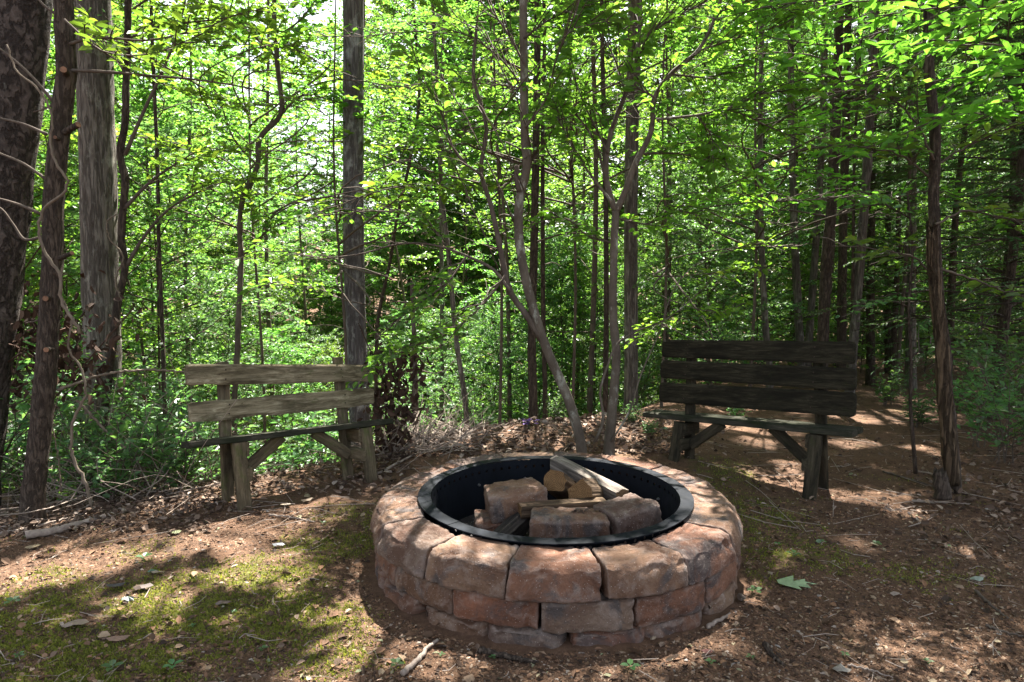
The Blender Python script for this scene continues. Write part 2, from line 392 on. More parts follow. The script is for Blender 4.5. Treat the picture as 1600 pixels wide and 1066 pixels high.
DRY = chips_mat('dry_leaves', [(0, (.045, .03, .022)), (.35, (.10, .067, .048)), (.65, (.165, .115, .083)), (.88, (.26, .19, .14)), (1, (.36, .30, .25))])
MOSS = leaf_mat('moss_blade', (.075, .09, .02), (.15, .17, .036), (.25, .25, .07), (1.8, 1.7, 1.0), .4, .7, .15)

# ------------------------------------------------------------------ terrain
CX = [-30, -4.2, -3.1, -2.2, -1.3, -.6, .3, 1.2, 2.2, 3.4, 5, 9, 40]
CYV = [4.2, 4.2, 4.4, 4.9, 5.5, 6.2, 6.9, 7.6, 9.5, 14, 17, 18, 18]
def ground_macro(x, y):
    yc = np.interp(x, CX, CYV)
    d = y - yc
    s = .42
    sp = np.where(d > 8, d, s * np.log1p(np.exp(np.clip(d / s, -30, 30))))
    drop = 0.50 * sp
    z = -6.5 * (1 - np.exp(-drop / 6.5))
    z = z - 0.055 * np.clip(y - 5, 0, 40) * np.clip((x - .5) / 2, 0, 1) * (y < 200)
    z = z + 0.30 * np.clip(y - 34, 0, 200) * np.exp(-np.clip(y - 34, 0, 200) / 160)
    z = z + 0.10 * np.exp(-((x - .4) / 1.6) ** 2 - ((y - 5.9) / .8) ** 2)
    return z
def gz(x, y):
    x = np.asarray(x, float); y = np.asarray(y, float)
    near = np.clip(1 - (np.hypot(x, y - 3) - 6) / 6, 0, 1)
    z = ground_macro(x, y) + (fb(x * .8, y * .8, 3, 5) - .5) * .07 * near + (fb(x * 6, y * 6, 3, 9) - .5) * .028 * near
    z = z + (fb(x * .12, y * .12, 3, 21) - .5) * 1.2 * (1 - near)
    # soil banked up round the pit
    rp = np.hypot(x - PIT[0], y - PIT[1]); z = z - .012 * np.exp(-((rp - .95) / .14) ** 2)
    return z
PIT = (0.212, 3.335)
moss_spots = [(120, 1030, .55, .35, 1.), (300, 980, .5, .3, .95), (60, 960, .4, .2, .8), (400, 900, .5, .3, .95), (520, 840, .38, .3, 1.), (200, 930, .5, .2, .7), (470, 960, .3, .2, .8),
              (560, 800, .25, .3, .9), (1170, 800, .28, .45, 1.), (1130, 745, .25, .4, 1.), (1230, 850, .3, .3, .75), (1300, 870, .4, .25, .6), (1180, 890, .2, .2, .6), (1450, 890, .5, .3, .4), (520, 1040, .2, .15, .5)]
MS = [(*gp(px, py)[:2], a, b, k) for px, py, a, b, k in moss_spots]
def moss_mask(x, y):
    m = np.zeros(np.shape(x))
    for (cx, cy_, a, b, k) in MS: m = np.maximum(m, k * np.exp(-((x - cx) / a) ** 2 - ((y - cy_) / b) ** 2))
    t = fb(x * 3.2, y * 3.2, 4, 40)
    t2 = fb(x * 15, y * 15, 3, 71)
    return np.clip((m * 1.25 + (t - .5) * 1.4 - .26) * 1.6, 0, 1) * np.clip((t2 - .30) * 4, .12, 1) * (np.hypot(x - PIT[0], y - PIT[1]) > .93)
def axis(a, b, st, lo, hi):
    core = np.arange(a, b, st); out = []; s = st; p = b
    while p < hi: out.append(p); s *= 1.16; p += s
    inn = []; s = st; p = a - st
    while p > lo: inn.append(p); s *= 1.16; p -= s
    return np.r_[inn[::-1], core, out]
gx_, gy_ = axis(-4, 4.4, .03, -160, 160), axis(1.1, 7.6, .03, -60, 220)
GX, GY = np.meshgrid(gx_, gy_); nx, ny = len(gx_), len(gy_)
Vg = np.stack([GX, GY, gz(GX, GY)], -1).reshape(-1, 3)
ii = (np.arange(ny - 1)[:, None] * nx + np.arange(nx - 1)[None]).ravel()
Fg = np.stack([ii, ii + 1, ii + nx + 1, ii + nx], 1)
g_me = mk('ground', Vg, [Fg], GROUND, None, True, {'moss': moss_mask(GX, GY).ravel()})
tag(ob('ground', g_me), 'reddish brown forest floor with moss patches sloping off behind', None, None, 'structure')

# sun patches seen in the photograph = gaps cut for them in the crowns overhead
def hole(px, py, rxp, ryp, z=0.0):
    c = gp(px, py, z); e = gp(px, py + ryp, z); f_ = gp(px, py - ryp, z)
    HOLES.append((c[0], c[1], z, rxp * c[1] / FPX * 1.1 + .05, abs(f_[1] - e[1]) / 2 * 1.5 + .09))
for a in [(35, 905, 95, 15), (140, 880, 60, 9), (275, 862, 45, 8), (430, 815, 95, 13), (345, 840, 60, 9), (520, 795, 40, 8), (400, 880, 20, 5), (230, 930, 18, 4), (330, 925, 16, 4), (110, 975, 18, 5),
          (240, 1000, 14, 4), (60, 1040, 20, 5), (330, 990, 16, 4), (200, 960, 12, 3), (470, 900, 20, 4), (310, 895, 18, 3), (500, 960, 10, 4), (590, 1000, 75, 55), (520, 1050, 60, 25), (660, 1050, 40, 22),
          (1430, 800, 34, 12), (1370, 775, 40, 8), (1470, 700, 40, 8), (1340, 685, 45, 6), (1370, 640, 50, 5), (1440, 620, 60, 4), (1240, 730, 22, 6), (1200, 690, 40, 5), (1500, 640, 45, 4), (1345, 845, 26, 6), (1230, 870, 20, 5), (1530, 860, 30, 9), (1180, 660, 40, 4), (1450, 770, 14, 7),
          (670, 690, 60, 14), (735, 672, 60, 10), (800, 690, 40, 10), (640, 655, 40, 8), (880, 660, 50, 6), (760, 650, 40, 5), (1000, 650, 40, 6)]: hole(*a)
for a in [(870, 878, 100, 9, .3), (740, 862, 50, 12, .3), (1000, 872, 60, 10, .3), (1105, 830, 30, 22, .3), (600, 830, 20, 20, .3), (640, 790, 58, 34, .32), (710, 850, 55, 20, .32), (800, 868, 60, 14, .32), (960, 868, 45, 10, .32), (1060, 850, 24, 14, .32), (720, 722, 60, 8, .32), (830, 714, 40, 5, .32), (1080, 790, 20, 14, .32), (960, 712, 50, 4, .32), (1050, 745, 26, 8, .32),
          (925, 745, 42, 14, .32), (890, 800, 30, 8, .25), (985, 795, 28, 8, .25), (1265, 660, 55, 5, .4), (1120, 650, 25, 3, .4), (420, 675, 30, 4, .4)]: hole(*a)

for (px, py, Y, rx, ry) in [(1500, 70, 3.5, .75, .45), (1380, 60, 4.0, .5, .4), (1210, 360, 5.5, .35, .35), (1010, 160, 5.0, .5, .4), (1110, 60, 5.0, .4, .4), (700, 120, 4.7, .4, .4), (860, 100, 5.0, .35, .35), (540, 325, 5.2, .35, .3), (230, 70, 3.8, .4, .35), (420, 400, 5.1, .35, .3), (1020, 510, 5.4, .25, .3)]:
    p = at(px, py, Y); HOLES.append((p[0], p[1], p[2], rx, ry))  # further gaps cut overhead so the sun reaches chosen boughs

# ------------------------------------------------------------------ stones
def lattice(nx, ny, nz, pw=.75):
    def ax(n):
        t = np.linspace(-1, 1, n + 1); return np.sign(t) * np.abs(t) ** pw
    idx, P, F = {}, [], []
    X, Y, Z = ax(nx), ax(ny), ax(nz)
    def vid(i, j, k):
        if (i, j, k) not in idx: idx[(i, j, k)] = len(P); P.append((X[i], Y[j], Z[k]))
        return idx[(i, j, k)]
    for i in range(nx):
        for j in range(ny):
            F.append((vid(i, j, 0), vid(i, j+1, 0), vid(i+1, j+1, 0), vid(i+1, j, 0))); F.append((vid(i, j, nz), vid(i+1, j, nz), vid(i+1, j+1, nz), vid(i, j+1, nz)))
    for i in range(nx):
        for k in range(nz):
            F.append((vid(i, 0, k), vid(i+1, 0, k), vid(i+1, 0, k+1), vid(i, 0, k+1))); F.append((vid(i, ny, k), vid(i, ny, k+1), vid(i+1, ny, k+1), vid(i+1, ny, k)))
    for j in range(ny):
        for k in range(nz):
            F.append((vid(0, j, k), vid(0, j, k+1), vid(0, j+1, k+1), vid(0, j+1, k))); F.append((vid(nx, j, k), vid(nx, j+1, k), vid(nx, j+1, k+1), vid(nx, j, k+1)))
    return np.array(P), np.array(F)
LB = lattice(24, 14, 12, .7)
def block(hx, hy, hz, er=.022, amp=.010, seed=0, bevel=.035, taper=.2, bulge=.008, ragged=.012, batter=.0):
    """split-face wall block; local -Y is the outer face"""
    P, F = LB
    h = np.array([hx, hy, hz]); p = P * h
    q = np.clip(p, -(h - er), h - er); dv = p - q; nrm = unit(np.where(np.linalg.norm(dv, axis=1, keepdims=True) < 1e-6, P ** 9, dv))
    p = q + np.where(np.linalg.norm(dv, axis=1, keepdims=True) < 1e-6, 0, 1) * er * nrm
    # split face: top and bottom of the outer face slope back unevenly
    yo = np.clip((-p[:, 1] - (hy - bevel * 1.4)) / (bevel * 1.4), 0, 1)
    off = np.array([seed * 7.7, seed * 3.1, seed * 5.3])
    d = np.array([.5 * fb3(v + off, 6, 3) + 1.5 * (.42 - noise.turbulence(Vector(v + off) * 5, 3, True)) for v in p]); d2 = np.array([fb3(v + off, 28, 4) for v in p]); d3 = np.array([fb3((v[0], 0, seed * 3.3), 9, 3) for v in p])
    top = np.clip(p[:, 2] / hz, 0, 1); bot = np.clip(-p[:, 2] / hz, 0, 1)
    p[:, 2] -= yo * top ** 2 * bevel * (.45 + .5 * d3)
    p[:, 1] += yo * (bot ** 3) * .010 + batter * np.clip((-p[:, 1]) / hy, 0, 1) ** 2 * ((p[:, 2] + hz) / (2 * hz)) ** 1.3
    p[:, 1] -= np.clip((-p[:, 1]) / hy, 0, 1) * bulge * (1 - (p[:, 0] / hx) ** 2)
    face = np.clip((-p[:, 1] - hy * .5) / (hy * .4), 0, 1)
    edg = ((np.abs(P) > .55).sum(1) >= 2) * 1.0
    chip = np.clip(np.array([fb3(v + off * 2, 16, 3) for v in p]) - .12, 0, 1) * edg
    p += nrm * (amp * (.45 + face * .9) * d + (.0032 + .002 * edg) * d2 - .016 * chip)[:, None]
    ends = (np.abs(p[:, 0]) / hx) ** 6
    p[:, 1] += face * ends * ragged * (1 + d)
    p[:, 0] *= 1 - taper * (p[:, 1] + hy) / (2 * hy)
    return p, F
ZT = .30
NB = 15
FR_, RI_ = .678, .70
pit = thing('fire_pit', 'round fire pit wall of tumbled reddish brown concrete stones', 'fire pit', (*PIT, 0))
def seam_angle(px, r, z):
    best = None
    for k in range(2000):
        a = -math.pi + math.pi * k / 2000
        p = np.array([PIT[0] + r * math.cos(a), PIT[1] + r * math.sin(a), z]) - O
        F = p[1] * math.cos(PITCH) - p[2] * math.sin(PITCH); X = 800 + FPX * p[0] / F
        if best is None or abs(X - px) < best[0]: best = (abs(X - px), a)
    return best[1]
def course(z0, z1, ro, ri, phase, n, tag_, jit=.006, rag=.006, amp=.0065, bev=.034):
    step = 2 * math.pi / n
    for k in range(n):
        a = phase + (k + .5) * step + random.uniform(-1, 1) * jit
        hw = ro * math.tan(step / 2) * random.uniform(.985, 1.0) - .0035
        hy = (ro - ri) / 2 + random.uniform(-.006, .006); hz = (z1 - z0) / 2
        P, F = block(hw, hy, hz * random.uniform(.97, 1.0), .009, amp, seed=len(STONES) + 3, bevel=bev, taper=1 - ri / ro, ragged=rag, batter=.048 if tag_ == 'top' else .012)
        me = mk('stone', P, [F], STONE, None, True)
        r_ = ro - hy + random.uniform(-.008, .010)
        o = ob('stone', me, pit, (r_ * math.cos(a), r_ * math.sin(a), (z0 + z1) / 2 + random.uniform(-.003, .003)))
        o.rotation_euler = (random.uniform(-.02, .02), random.uniform(-.015, .015), a + math.pi / 2 + random.uniform(-.02, .02))
        STONES.append(o)
STONES = []
RO = .893
course(.178, ZT + .008, RO, .655, seam_angle(789, RO, .25), NB, 'top')
course(.058, .180, RO - .015, .665, seam_angle(705, RO - .015, .12), NB, 'mid', rag=.010, bev=.016)
course(-.060, .060, RO - .012, .68, seam_angle(750, RO, .02), 17, 'low', .03, rag=.035, amp=.016, bev=.025)

# ------------------------------------------------------------------ steel ring
ring = thing('steel_fire_ring', 'black steel liner ring with flat rim and air holes inside the stone pit', 'fire ring', (*PIT, 0))
RW = .615           # wall radius
seams = [seam_angle(700, FR_, .32), seam_angle(865, FR_, .32), seam_angle(1030, FR_, .32)]
seams = sorted([(s + 2 * math.pi) % (2 * math.pi) for s in [seams[0], rad(-92), rad(-52), rad(18), rad(100), rad(128), rad(175)]])
def arc_plate(a0, a1, r0, r1, z0, z1, n=24):
    V, F = [], []
    for i in range(n + 1):
        a = a0 + (a1 - a0) * i / n; c, s = math.cos(a), math.sin(a)
        V += [(r0*c, r0*s, z0), (r1*c, r1*s, z0), (r1*c, r1*s, z1), (r0*c, r0*s, z1)]
    for i in range(n):
        for j in range(4): F.append((i*4 + j, i*4 + (j+1) % 4, i*4 + 4 + (j+1) % 4, i*4 + 4 + j))
    F += [(3, 2, 1, 0), (n*4, n*4+1, n*4+2, n*4+3)]
    return np.array(V), np.array(F)
def arc_wall(a0, a1, r, z0, z1, hz, hr, nh):
    """perforated sheet: one row of round holes near the top, 4 mm thick"""
    V, F = [], []
    def pt(a, z, rr): return (rr * math.cos(a), rr * math.sin(a), z)
    for sgn, rr in ((0, r), (1, r + .004)):
        for i in range(nh):
            b0, b1 = a0 + (a1 - a0) * i / nh, a0 + (a1 - a0) * (i + 1) / nh; bm = (b0 + b1) / 2
            zt, zb = hz + hr * 2.0, hz - hr * 2.0
            base = len(V)
            outer = [(b1, hz), (b1, zt), (bm, zt), (b0, zt), (b0, hz), (b0, zb), (bm, zb), (b1, zb)]
            for (a, z) in outer: V.append(pt(a, z, rr))
            for k in range(8):
                t = k * math.pi / 4; V.append(pt(bm + hr * math.cos(t) / r, hz + hr * math.sin(t), rr))
            for k in range(8):
                q = (base + k, base + (k+1) % 8, base + 8 + (k+1) % 8, base + 8 + k); F.append(q if sgn else q[::-1])
            for za, zc in ((zt, z1), (z0, zb)):
                b_ = len(V); V += [pt(b0, za, rr), pt(b1, za, rr), pt(b1, zc, rr), pt(b0, zc, rr)]
                F.append((b_, b_+1, b_+2, b_+3) if sgn else (b_+3, b_+2, b_+1, b_))
    return np.array(V), np.array(F)
for i in range(len(seams)):
    a0, a1 = seams[i], seams[(i + 1) % len(seams)] + (2 * math.pi if i == len(seams) - 1 else 0)
    dz = .002 * (i % 2)
    V, F = arc_plate(a0 - .006, a1 - .004, RW, FR_, .318 + dz, .3225 + dz, 26); seg = ob('rim_segment', mk('rim_segment', V, [F], STEEL), ring)
    V, F = arc_wall(a0, a1, RW - .001 - dz, -.02, .3175, .278, .009, max(3, int((a1 - a0) * RW / .05)))
    wall = ob('wall_panel', mk('wall_panel', V, [F], STEEL), ring)
    for bz in (.21, .06):
        Vb, Fb = tube_geo([(RW - .012, 0, 0), (RW, 0, 0)], [.007, .009], 6)
        b_ = ob('bolt', mk('bolt', Vb, Fb, plain('bolt_steel', (.3, .3, .3), .4, .5, .8)), wall, (0, 0, bz), a0 + .05)

# ------------------------------------------------------------------ logs, loose stones, ash
def loose_stone(px, py, Y, size, rz, tilt, seed, label, zc=None):
    P, F = block(*(s / 2 for s in size), er=.011, amp=.004, seed=seed, bevel=.03, taper=.12, bulge=.004, ragged=.004)
    p = at(px, py, Y); o = ob('stone_block', mk('stone_block', P, [F], STONE, None, True), None, p)
    o.rotation_euler = (tilt[0], tilt[1], rz); tag(o, label, 'stone', 'loose stones inside the fire pit'); return o
loose_stone(803, 781, 3.40, (.30, .24, .15), rad(14), (rad(-4), rad(-5)), 61, 'tilted pinkish stone block at the left inside the fire ring')
loose_stone(778, 822, 3.36, (.25, .20, .12), rad(10), (0, 0), 62, 'low brown stone under the left pinkish block in the fire ring')
loose_stone(887, 826, 3.10, (.37, .20, .15), rad(2), (rad(-3), rad(1)), 63, 'wide stone block with dry leaves on it at the front of the fire ring')
loose_stone(980, 812, 3.15, (.26, .22, .16), rad(28), (rad(-4), rad(-7)), 64, 'reddish stone block at the right front inside the fire ring')
loose_stone(930, 868, 3.22, (.34, .24, .12), rad(-6), (0, 0), 65, 'lower stone holding up the front blocks in the fire ring')
def log_mat(name, c0, c1, c2, end):
    m, n, l, b = mat(name)
    v = objco(n, l, (3, 46, 46)); no = noise_n(n, l, v, 1.0, 8, .72, .5); r = ramp(n, [(.3, c0), (.5, c1), (.68, c2)]); l.new(no.outputs[0], r.inputs[0])
    tc = n.new('ShaderNodeTexCoord'); sx = n.new('ShaderNodeSeparateXYZ'); l.new(tc.outputs['Normal'], sx.inputs[0])
    ab = n.new('ShaderNodeMath'); ab.operation = 'ABSOLUTE'; l.new(sx.outputs[0], ab.inputs[0])
    wv = n.new('ShaderNodeTexWave'); wv.wave_type = 'RINGS'; wv.rings_direction = 'X'; wv.inputs['Scale'].default_value = 38; wv.inputs['Distortion'].default_value = 3.5; wv.inputs['Detail'].default_value = 4; l.new(objco(n, l), wv.inputs['Vector'])
    en = noise_n(n, l, objco(n, l), 22, 6, .75, .8); ef = mix(n, l, .45, en.outputs[0], wv.outputs[0]); ec = mix(n, l, ef, tuple(x * .25 for x in end), tuple(min(1, x * 1.7) for x in end))
    c = mix(n, l, mapr(n, l, ab.outputs[0], .8, .92), r.outputs[0], ec)
    l.new(c, b.inputs['Base Color']); b.inputs['Roughness'].default_value = .85; b.inputs['Specular IOR Level'].default_value = .15; bump(n, l, b, no.outputs[0], 1., .012); return m
LOG_GREY = log_mat('log_grey', (.03, .026, .022), (.15, .125, .105), (.33, .29, .24), (.16, .10, .055))
LOG_TAN = log_mat('log_tan', (.03, .02, .013), (.085, .056, .035), (.16, .11, .065), (.15, .085, .038))
LOG_CHAR = log_mat('log_charred', (.01, .009, .008), (.028, .024, .021), (.06, .05, .042), (.05, .04, .03))
def split_log(pa, pb, prof, m, label, seed):
    """split log from pa to pb: profile polygon (y,z) swept with knotty wobble; grain along local X"""
    pa, pb = np.array(pa), np.array(pb); L = np.linalg.norm(pb - pa); n = 22
    prof = np.array(prof); K = []
    for i in range(len(prof)):
        a, b = prof[i], prof[(i + 1) % len(prof)]
        for t in (0.03, .22, .42, .62, .82): K.append(a + (b - a) * t)
    K = np.array(K); V = []
    for i in range(n + 1):
        x = (i / n - .5) * L; w_ = 1 - .05 * (abs(i / n - .5) * 2) ** 8
        ex = 0 if 0 < i < n else .006
        for j, (y, z) in enumerate(K):
            s = fb3((x * .7 + seed * 9, y * 30, z * 30), 2.2, 3) * .007 + fb3((seed * 3, y * 60, z * 60), 1, 2) * .004
            V.append((x + ex * fb3((y * 40, z * 40, seed), 1, 2), y * w_ * (1 + s * 12), z * w_ * (1 + s * 12)))
    k = len(K); F = [(i*k + j, i*k + (j+1) % k, (i+1)*k + (j+1) % k, (i+1)*k + j) for i in range(n) for j in range(k)]
    V += [(-L/2, *K.mean(0)), (L/2, *K.mean(0))]; c0 = (n+1)*k
    T = [(c0, (j+1) % k, j) for j in range(k)] + [(c0+1, n*k + j, n*k + (j+1) % k) for j in range(k)]
    me = mk('log', np.array(V), [np.array(F), np.array(T)], m)
    o = ob('split_log', me, None, (pa + pb) / 2); d = Vector(pb - pa).normalized()
    o.rotation_mode = 'QUATERNION'; up = Vector((0, 0, 1)); y = up.cross(d).normalized(); z = d.cross(y)
    M = Matrix((d, y, z)).transposed(); o.rotation_quaternion = M.to_quaternion()
    tag(o, label, 'log', 'split logs in the fire pit'); return o
sq = [(-.045, -.035), (.045, -.04), (.05, .03), (0, .05), (-.048, .032)]
split_log(at(868, 722, 3.92), at(972, 776, 3.42), [(-.04, -.035), (.04, -.035), (.046, .03), (.0, .042), (-.044, .03)], LOG_GREY, 'long pale grey weathered split log leaning on the rear rim', 1)
split_log(at(866, 752, 3.44), at(888, 768, 3.74), [(-.058, -.05), (.05, -.055), (.062, .02), (.03, .06), (-.04, .055), (-.065, .01)], LOG_TAN, 'short thick log with orange cut end facing forward', 2)
split_log(at(906, 768, 3.36), at(938, 768, 3.66), [(-.075, -.02), (.055, -.045), (.07, .0), (-.005, .07), (-.06, .03)], LOG_TAN, 'wedge shaped log with yellowish split end beside the grey log', 3)
split_log(at(812, 797, 3.24), at(945, 788, 3.34), [(-.04, -.035), (.04, -.035), (.045, .025), (-.04, .032)], LOG_TAN, 'brown split log lying across behind the front stone blocks', 4)
split_log(at(776, 850, 3.12), at(835, 795, 3.34), [(-.045, -.04), (.045, -.04), (.05, .03), (-.01, .05), (-.048, .03)], LOG_CHAR, 'charred black log sloping down left of the front block', 5)
split_log(at(935, 800, 3.32), at(998, 786, 3.42), [(-.03, -.03), (.03, -.03), (.035, .025), (-.03, .03)], LOG_CHAR, 'charred log end behind the reddish stone block', 6)
ash = MB(); na = 5000
aa, ar = R.uniform(0, 2 * np.pi, na), RW * .97 * np.sqrt(R.random(na)); ap = np.stack([PIT[0] + ar * np.cos(aa), PIT[1] + ar * np.sin(aa), .045 + .02 * fb(ar * np.cos(aa) * 9, ar * np.sin(aa) * 9)], 1)
s_ = R.uniform(.004, .014, na); V, F, c = leaf_geo(ap, R.normal(0, 1, (na, 3)), R.normal(0, 1, (na, 3)) + [0, 0, .8], s_, s_ * .8, 2); ash.add(V, F, np.repeat(R.random(na), c))
tt = np.linspace(0, 2 * np.pi, 49)[:-1]; fV = np.vstack([np.stack([PIT[0] + RW * .985 * np.cos(tt), PIT[1] + RW * .985 * np.sin(tt), 0 * tt + .05], 1), [[*PIT, .055]]])
ash.add(fV, [np.stack([np.arange(48), (np.arange(48) + 1) % 48, np.full(48, 48)], 1)], .3)
ASH = chips_mat('ash', [(0, (.015, .014, .014)), (.5, (.05, .048, .047)), (.85, (.16, .155, .15)), (1, (.4, .39, .38))])
tag(ob('ash_bed', ash.mesh('ash_bed', ASH)), 'grey ash and charcoal bits on the floor of the fire pit', 'ash', None, 'stuff')

# ------------------------------------------------------------------ benches
LP = lattice(34, 3, 8, .85); LP[0][:, 0] = np.sin(np.sign(LP[0][:, 0]) * np.abs(LP[0][:, 0]) ** (1 / .85) * math.pi / 2)
def plank(name, A, B, up_, th, m, parent, base, er=.012, wavy=0.0, seed=0, hB=None, rnd=0.0, warp=.004):
    """plank between end midpoints A,B ; up_ = height vector (half) at A ; hB at B ; th = thickness vector"""
    P, F = LP
    A, B = np.array(A), np.array(B); ua = np.array(up_); ub = np.array(hB if hB is not None else up_); thv = np.array(th)
    x, y, z = P[:, 0], P[:, 1], P[:, 2]
    L = np.linalg.norm(B - A); t = (x + 1) / 2
    sr = np.clip((np.abs(x) - (1 - .07 / L)) / (.07 / L), 0, 1); hgt = 1.0 - rnd * (1 - np.sqrt(1 - sr ** 2))
    wl = np.array([fb3((tt * 3.1 + seed * 5.7, 0, seed), 1, 3) for tt in t]); wu = np.array([fb3((tt * 3.1 + seed * 5.7, 9, seed), 1, 3) for tt in t])
    zz = z * hgt * (1 + wavy * np.where(z < 0, wl, wu * .4) * np.abs(z))
    # softened arrises
    edge = np.clip((np.abs(z) - .8) / .2, 0, 1); yy = y * (1 - .3 * edge) 
    tx = np.clip((np.abs(x) - .985) / .015, 0, 1); yy = yy * (1 - .25 * tx)
    C = A + (B - A) * t[:, None]; U = ua + (ub - ua) * t[:, None]
    W = C + U * zz[:, None] + thv * yy[:, None] + unit(thv) * (warp * wl)[:, None]
    W += np.array([[fb3(v, 14, 2) * .0018] * 3 for v in W])
    # local frame: X along plank so that the grain runs along it
    o = ob(name, None, parent); e = unit(B - A); n_ = unit(thv - e * np.dot(thv, e)); u_ = np.cross(e, n_)
    M = np.stack([e, n_, u_], 1); c = (A + B) / 2
    me = mk(name, (W - c) @ M, [F], m, None, False)
    o = bpy.data.objects.new(name, me); COL.objects.link(o); o.parent = parent
    o.matrix_basis = Matrix.Translation(Vector(c - base)) @ Matrix([list(r) for r in M]).to_4x4()
    return o
_ob = ob
def ob(name, me, parent=None, loc=(0, 0, 0), rz=0.0):
    if me is None and parent is not None: return None
    return _ob(name, me, parent, loc, rz)
def beam(name, A, B, wv, hv, m, parent, base, seed):   # square timber from A to B
    return plank(name, A, B, hv, wv, m, parent, base, seed=seed, warp=.001)

BOLT = plain('rusty_bolt', (.035, .022, .016), .7)
def bench(name, label, FLp, FRp, RLp, lean, backs, seatF, seat_d, seat_tilt, M, nseat, post_px, post_top, seat_th, group, live, feet):
    FL, FR, RL = gp(*FLp), gp(*FRp), gp(*RLp)
    e = FR - FL; e[2] = 0; e = unit(e); n = np.array([-e[1], e[0], 0.]); n = n if n[1] > 0 else -n
    dep = np.dot(RL - FL, n); base = (FL + FR) / 2 + n * dep / 2; base[2] = gz(base[0], base[1])
    root = thing(name, label, 'bench', base, group); UPv = np.array([0, 0, 1.])
    bn = unit(n - UPv * math.tan(lean)); upb = unit(UPv + n * math.tan(lean))    # back plane through the rear feet
    bp = FL + n * dep
    for i, (TL, BL, TR, BR) in enumerate(backs):
        q = [hit(*p, bp - bn * .03, bn) for p in (TL, BL, TR, BR)]
        A, B = (q[0] + q[1]) / 2, (q[2] + q[3]) / 2
        plank('back_plank', A, B, (q[0] - q[1]) / 2, bn * .02, M['back'], root, base, wavy=live, seed=i + 3 + len(name), hB=(q[2] - q[3]) / 2, rnd=.30 if not live else .14, warp=.012 if live else .003)
        for px in post_px:
            pc = hit(px, ptop_y(post_top), bp, bn); tq = np.dot(pc - A, e) / np.dot(B - A, e)
            for sg in (-.45, .45):
                c = A + (B - A) * tq + ((q[0] - q[1]) / 2 * (1 - tq) + (q[2] - q[3]) / 2 * tq) * sg - bn * .0205 + e * random.uniform(-.006, .006)
                V, F = tube_geo([c + bn * .004, c - bn * .003], [.0055, .0045], 7); _ob('bolt', mk('bolt', V - base, F, BOLT), root)
    # posts carry the back: from the ground up behind the planks
    for sx, px, ptop, fpt in ((0, post_px[0], post_top[0], FL), (1, post_px[1], post_top[1], FR)):
        top = hit(px, ptop, bp + bn * .035, bn); foot = gp(*feet[sx])
        foot[2] = gz(foot[0], foot[1]) - .04
        beam('rear_post', foot, top, bn * .020, e * .036, M['leg'], root, base, 20 + sx)
        # front leg, splayed towards the sitter
        fx = foot + n * -dep; f0 = gp(*(FLp if sx == 0 else FRp)); f0[2] = gz(f0[0], f0[1]) - .02
        zs = seat_z(seatF, sx, FL, n)
        ft = f0 + n * .075; ft[2] = zs - seat_th - .004
        side = e * (.034 if sx == 0 else -.034)
        beam('front_leg', f0, ft, n * .022, e * .040, M['leg'], root, base, 30 + sx)
        # cross timber under the seat
        c0 = ft + n * -.02 + side * 1.25; c1 = c0 + n * (dep + .05); c0 = c0.copy(); c0[2] = zs - seat_th - .052; c1[2] = c0[2] - math.tan(seat_tilt) * dep
        beam('cross_beam', c0, c1, e * .018, UPv * .045, M['leg'], root, base, 40 + sx)
        # diagonal brace to the middle of the seat
        zl = zs * .45; pa = f0 + (ft - f0) * (zl / zs) + side * 1.3 - n * .02; pz = foot + (top - foot) * ((zl - foot[2]) / (top[2] - foot[2])) + side * 1.3 + n * .03; pa[2] = pz[2] = zl
        beam('lower_beam', pa, pz, e * .018, UPv * .04, M['leg'], root, base, 45 + sx)
        d0 = (pa + pz) / 2 + side * .55; d0[2] = zl - .01; d1 = d0 + e * (.25 if sx == 0 else -.25); sA, sB = hit(*seatF[0], FL + n * .055, n), hit(*seatF[1], FL + n * .055, n); tq = np.dot(d1 - sA, e) / np.dot(sB - sA, e); d1[2] = sA[2] + (sB[2] - sA[2]) * tq - seat_th + .006 - math.tan(seat_tilt) * max(0, np.dot(d1 - sA, n))
        beam('brace', d0, d1, n * .02, unit(np.cross(d1 - d0, n)) * .036, M['leg'], root, base, 50 + sx)
    sp = FL + n * .055
    A, B = hit(*seatF[0], sp, n), hit(*seatF[1], sp, n)
    ns = unit(n - UPv * math.tan(seat_tilt)); us = np.cross(e, ns) ; us = us if us[2] > 0 else -us
    w_ = seat_d / nseat
    for k in range(nseat):
        off = ns * (w_ * (k + .5)) - us * seat_th / 2
        plank('seat_plank', A + off + e * random.uniform(-.008, .008), B + off + e * random.uniform(-.008, .008), us * seat_th / 2, ns * (w_ / 2 - .004), M['seat'], root, base, seed=60 + k, wavy=.05, warp=.003)
    return root
def ptop_y(t): return (t[0] + t[1]) / 2
def seat_z(seatF, sx, FL, n):
    A, B = hit(*seatF[0], FL + n * .055, n), hit(*seatF[1], FL + n * .055, n)
    return A[2] + (B[2] - A[2]) * (.15 if sx == 0 else .85)
bench('park_bench', 'weathered pale wooden bench with two uneven back planks', (383, 795), (581, 751), (357, 780), rad(9),
      [((289, 569), (291, 603), (576, 570), (577, 596)), ((293.6, 629), (296, 661), (582.5, 606), (583, 633))],
      ((299, 690), (616, 653.5)), .26, rad(11), {'back': WOOD_PALE, 'leg': WOOD_LEG, 'seat': WOOD_SEAT}, 2, (347, 527), (566, 558), .040, 'wooden benches', .35, ((357, 781), (545, 747)))
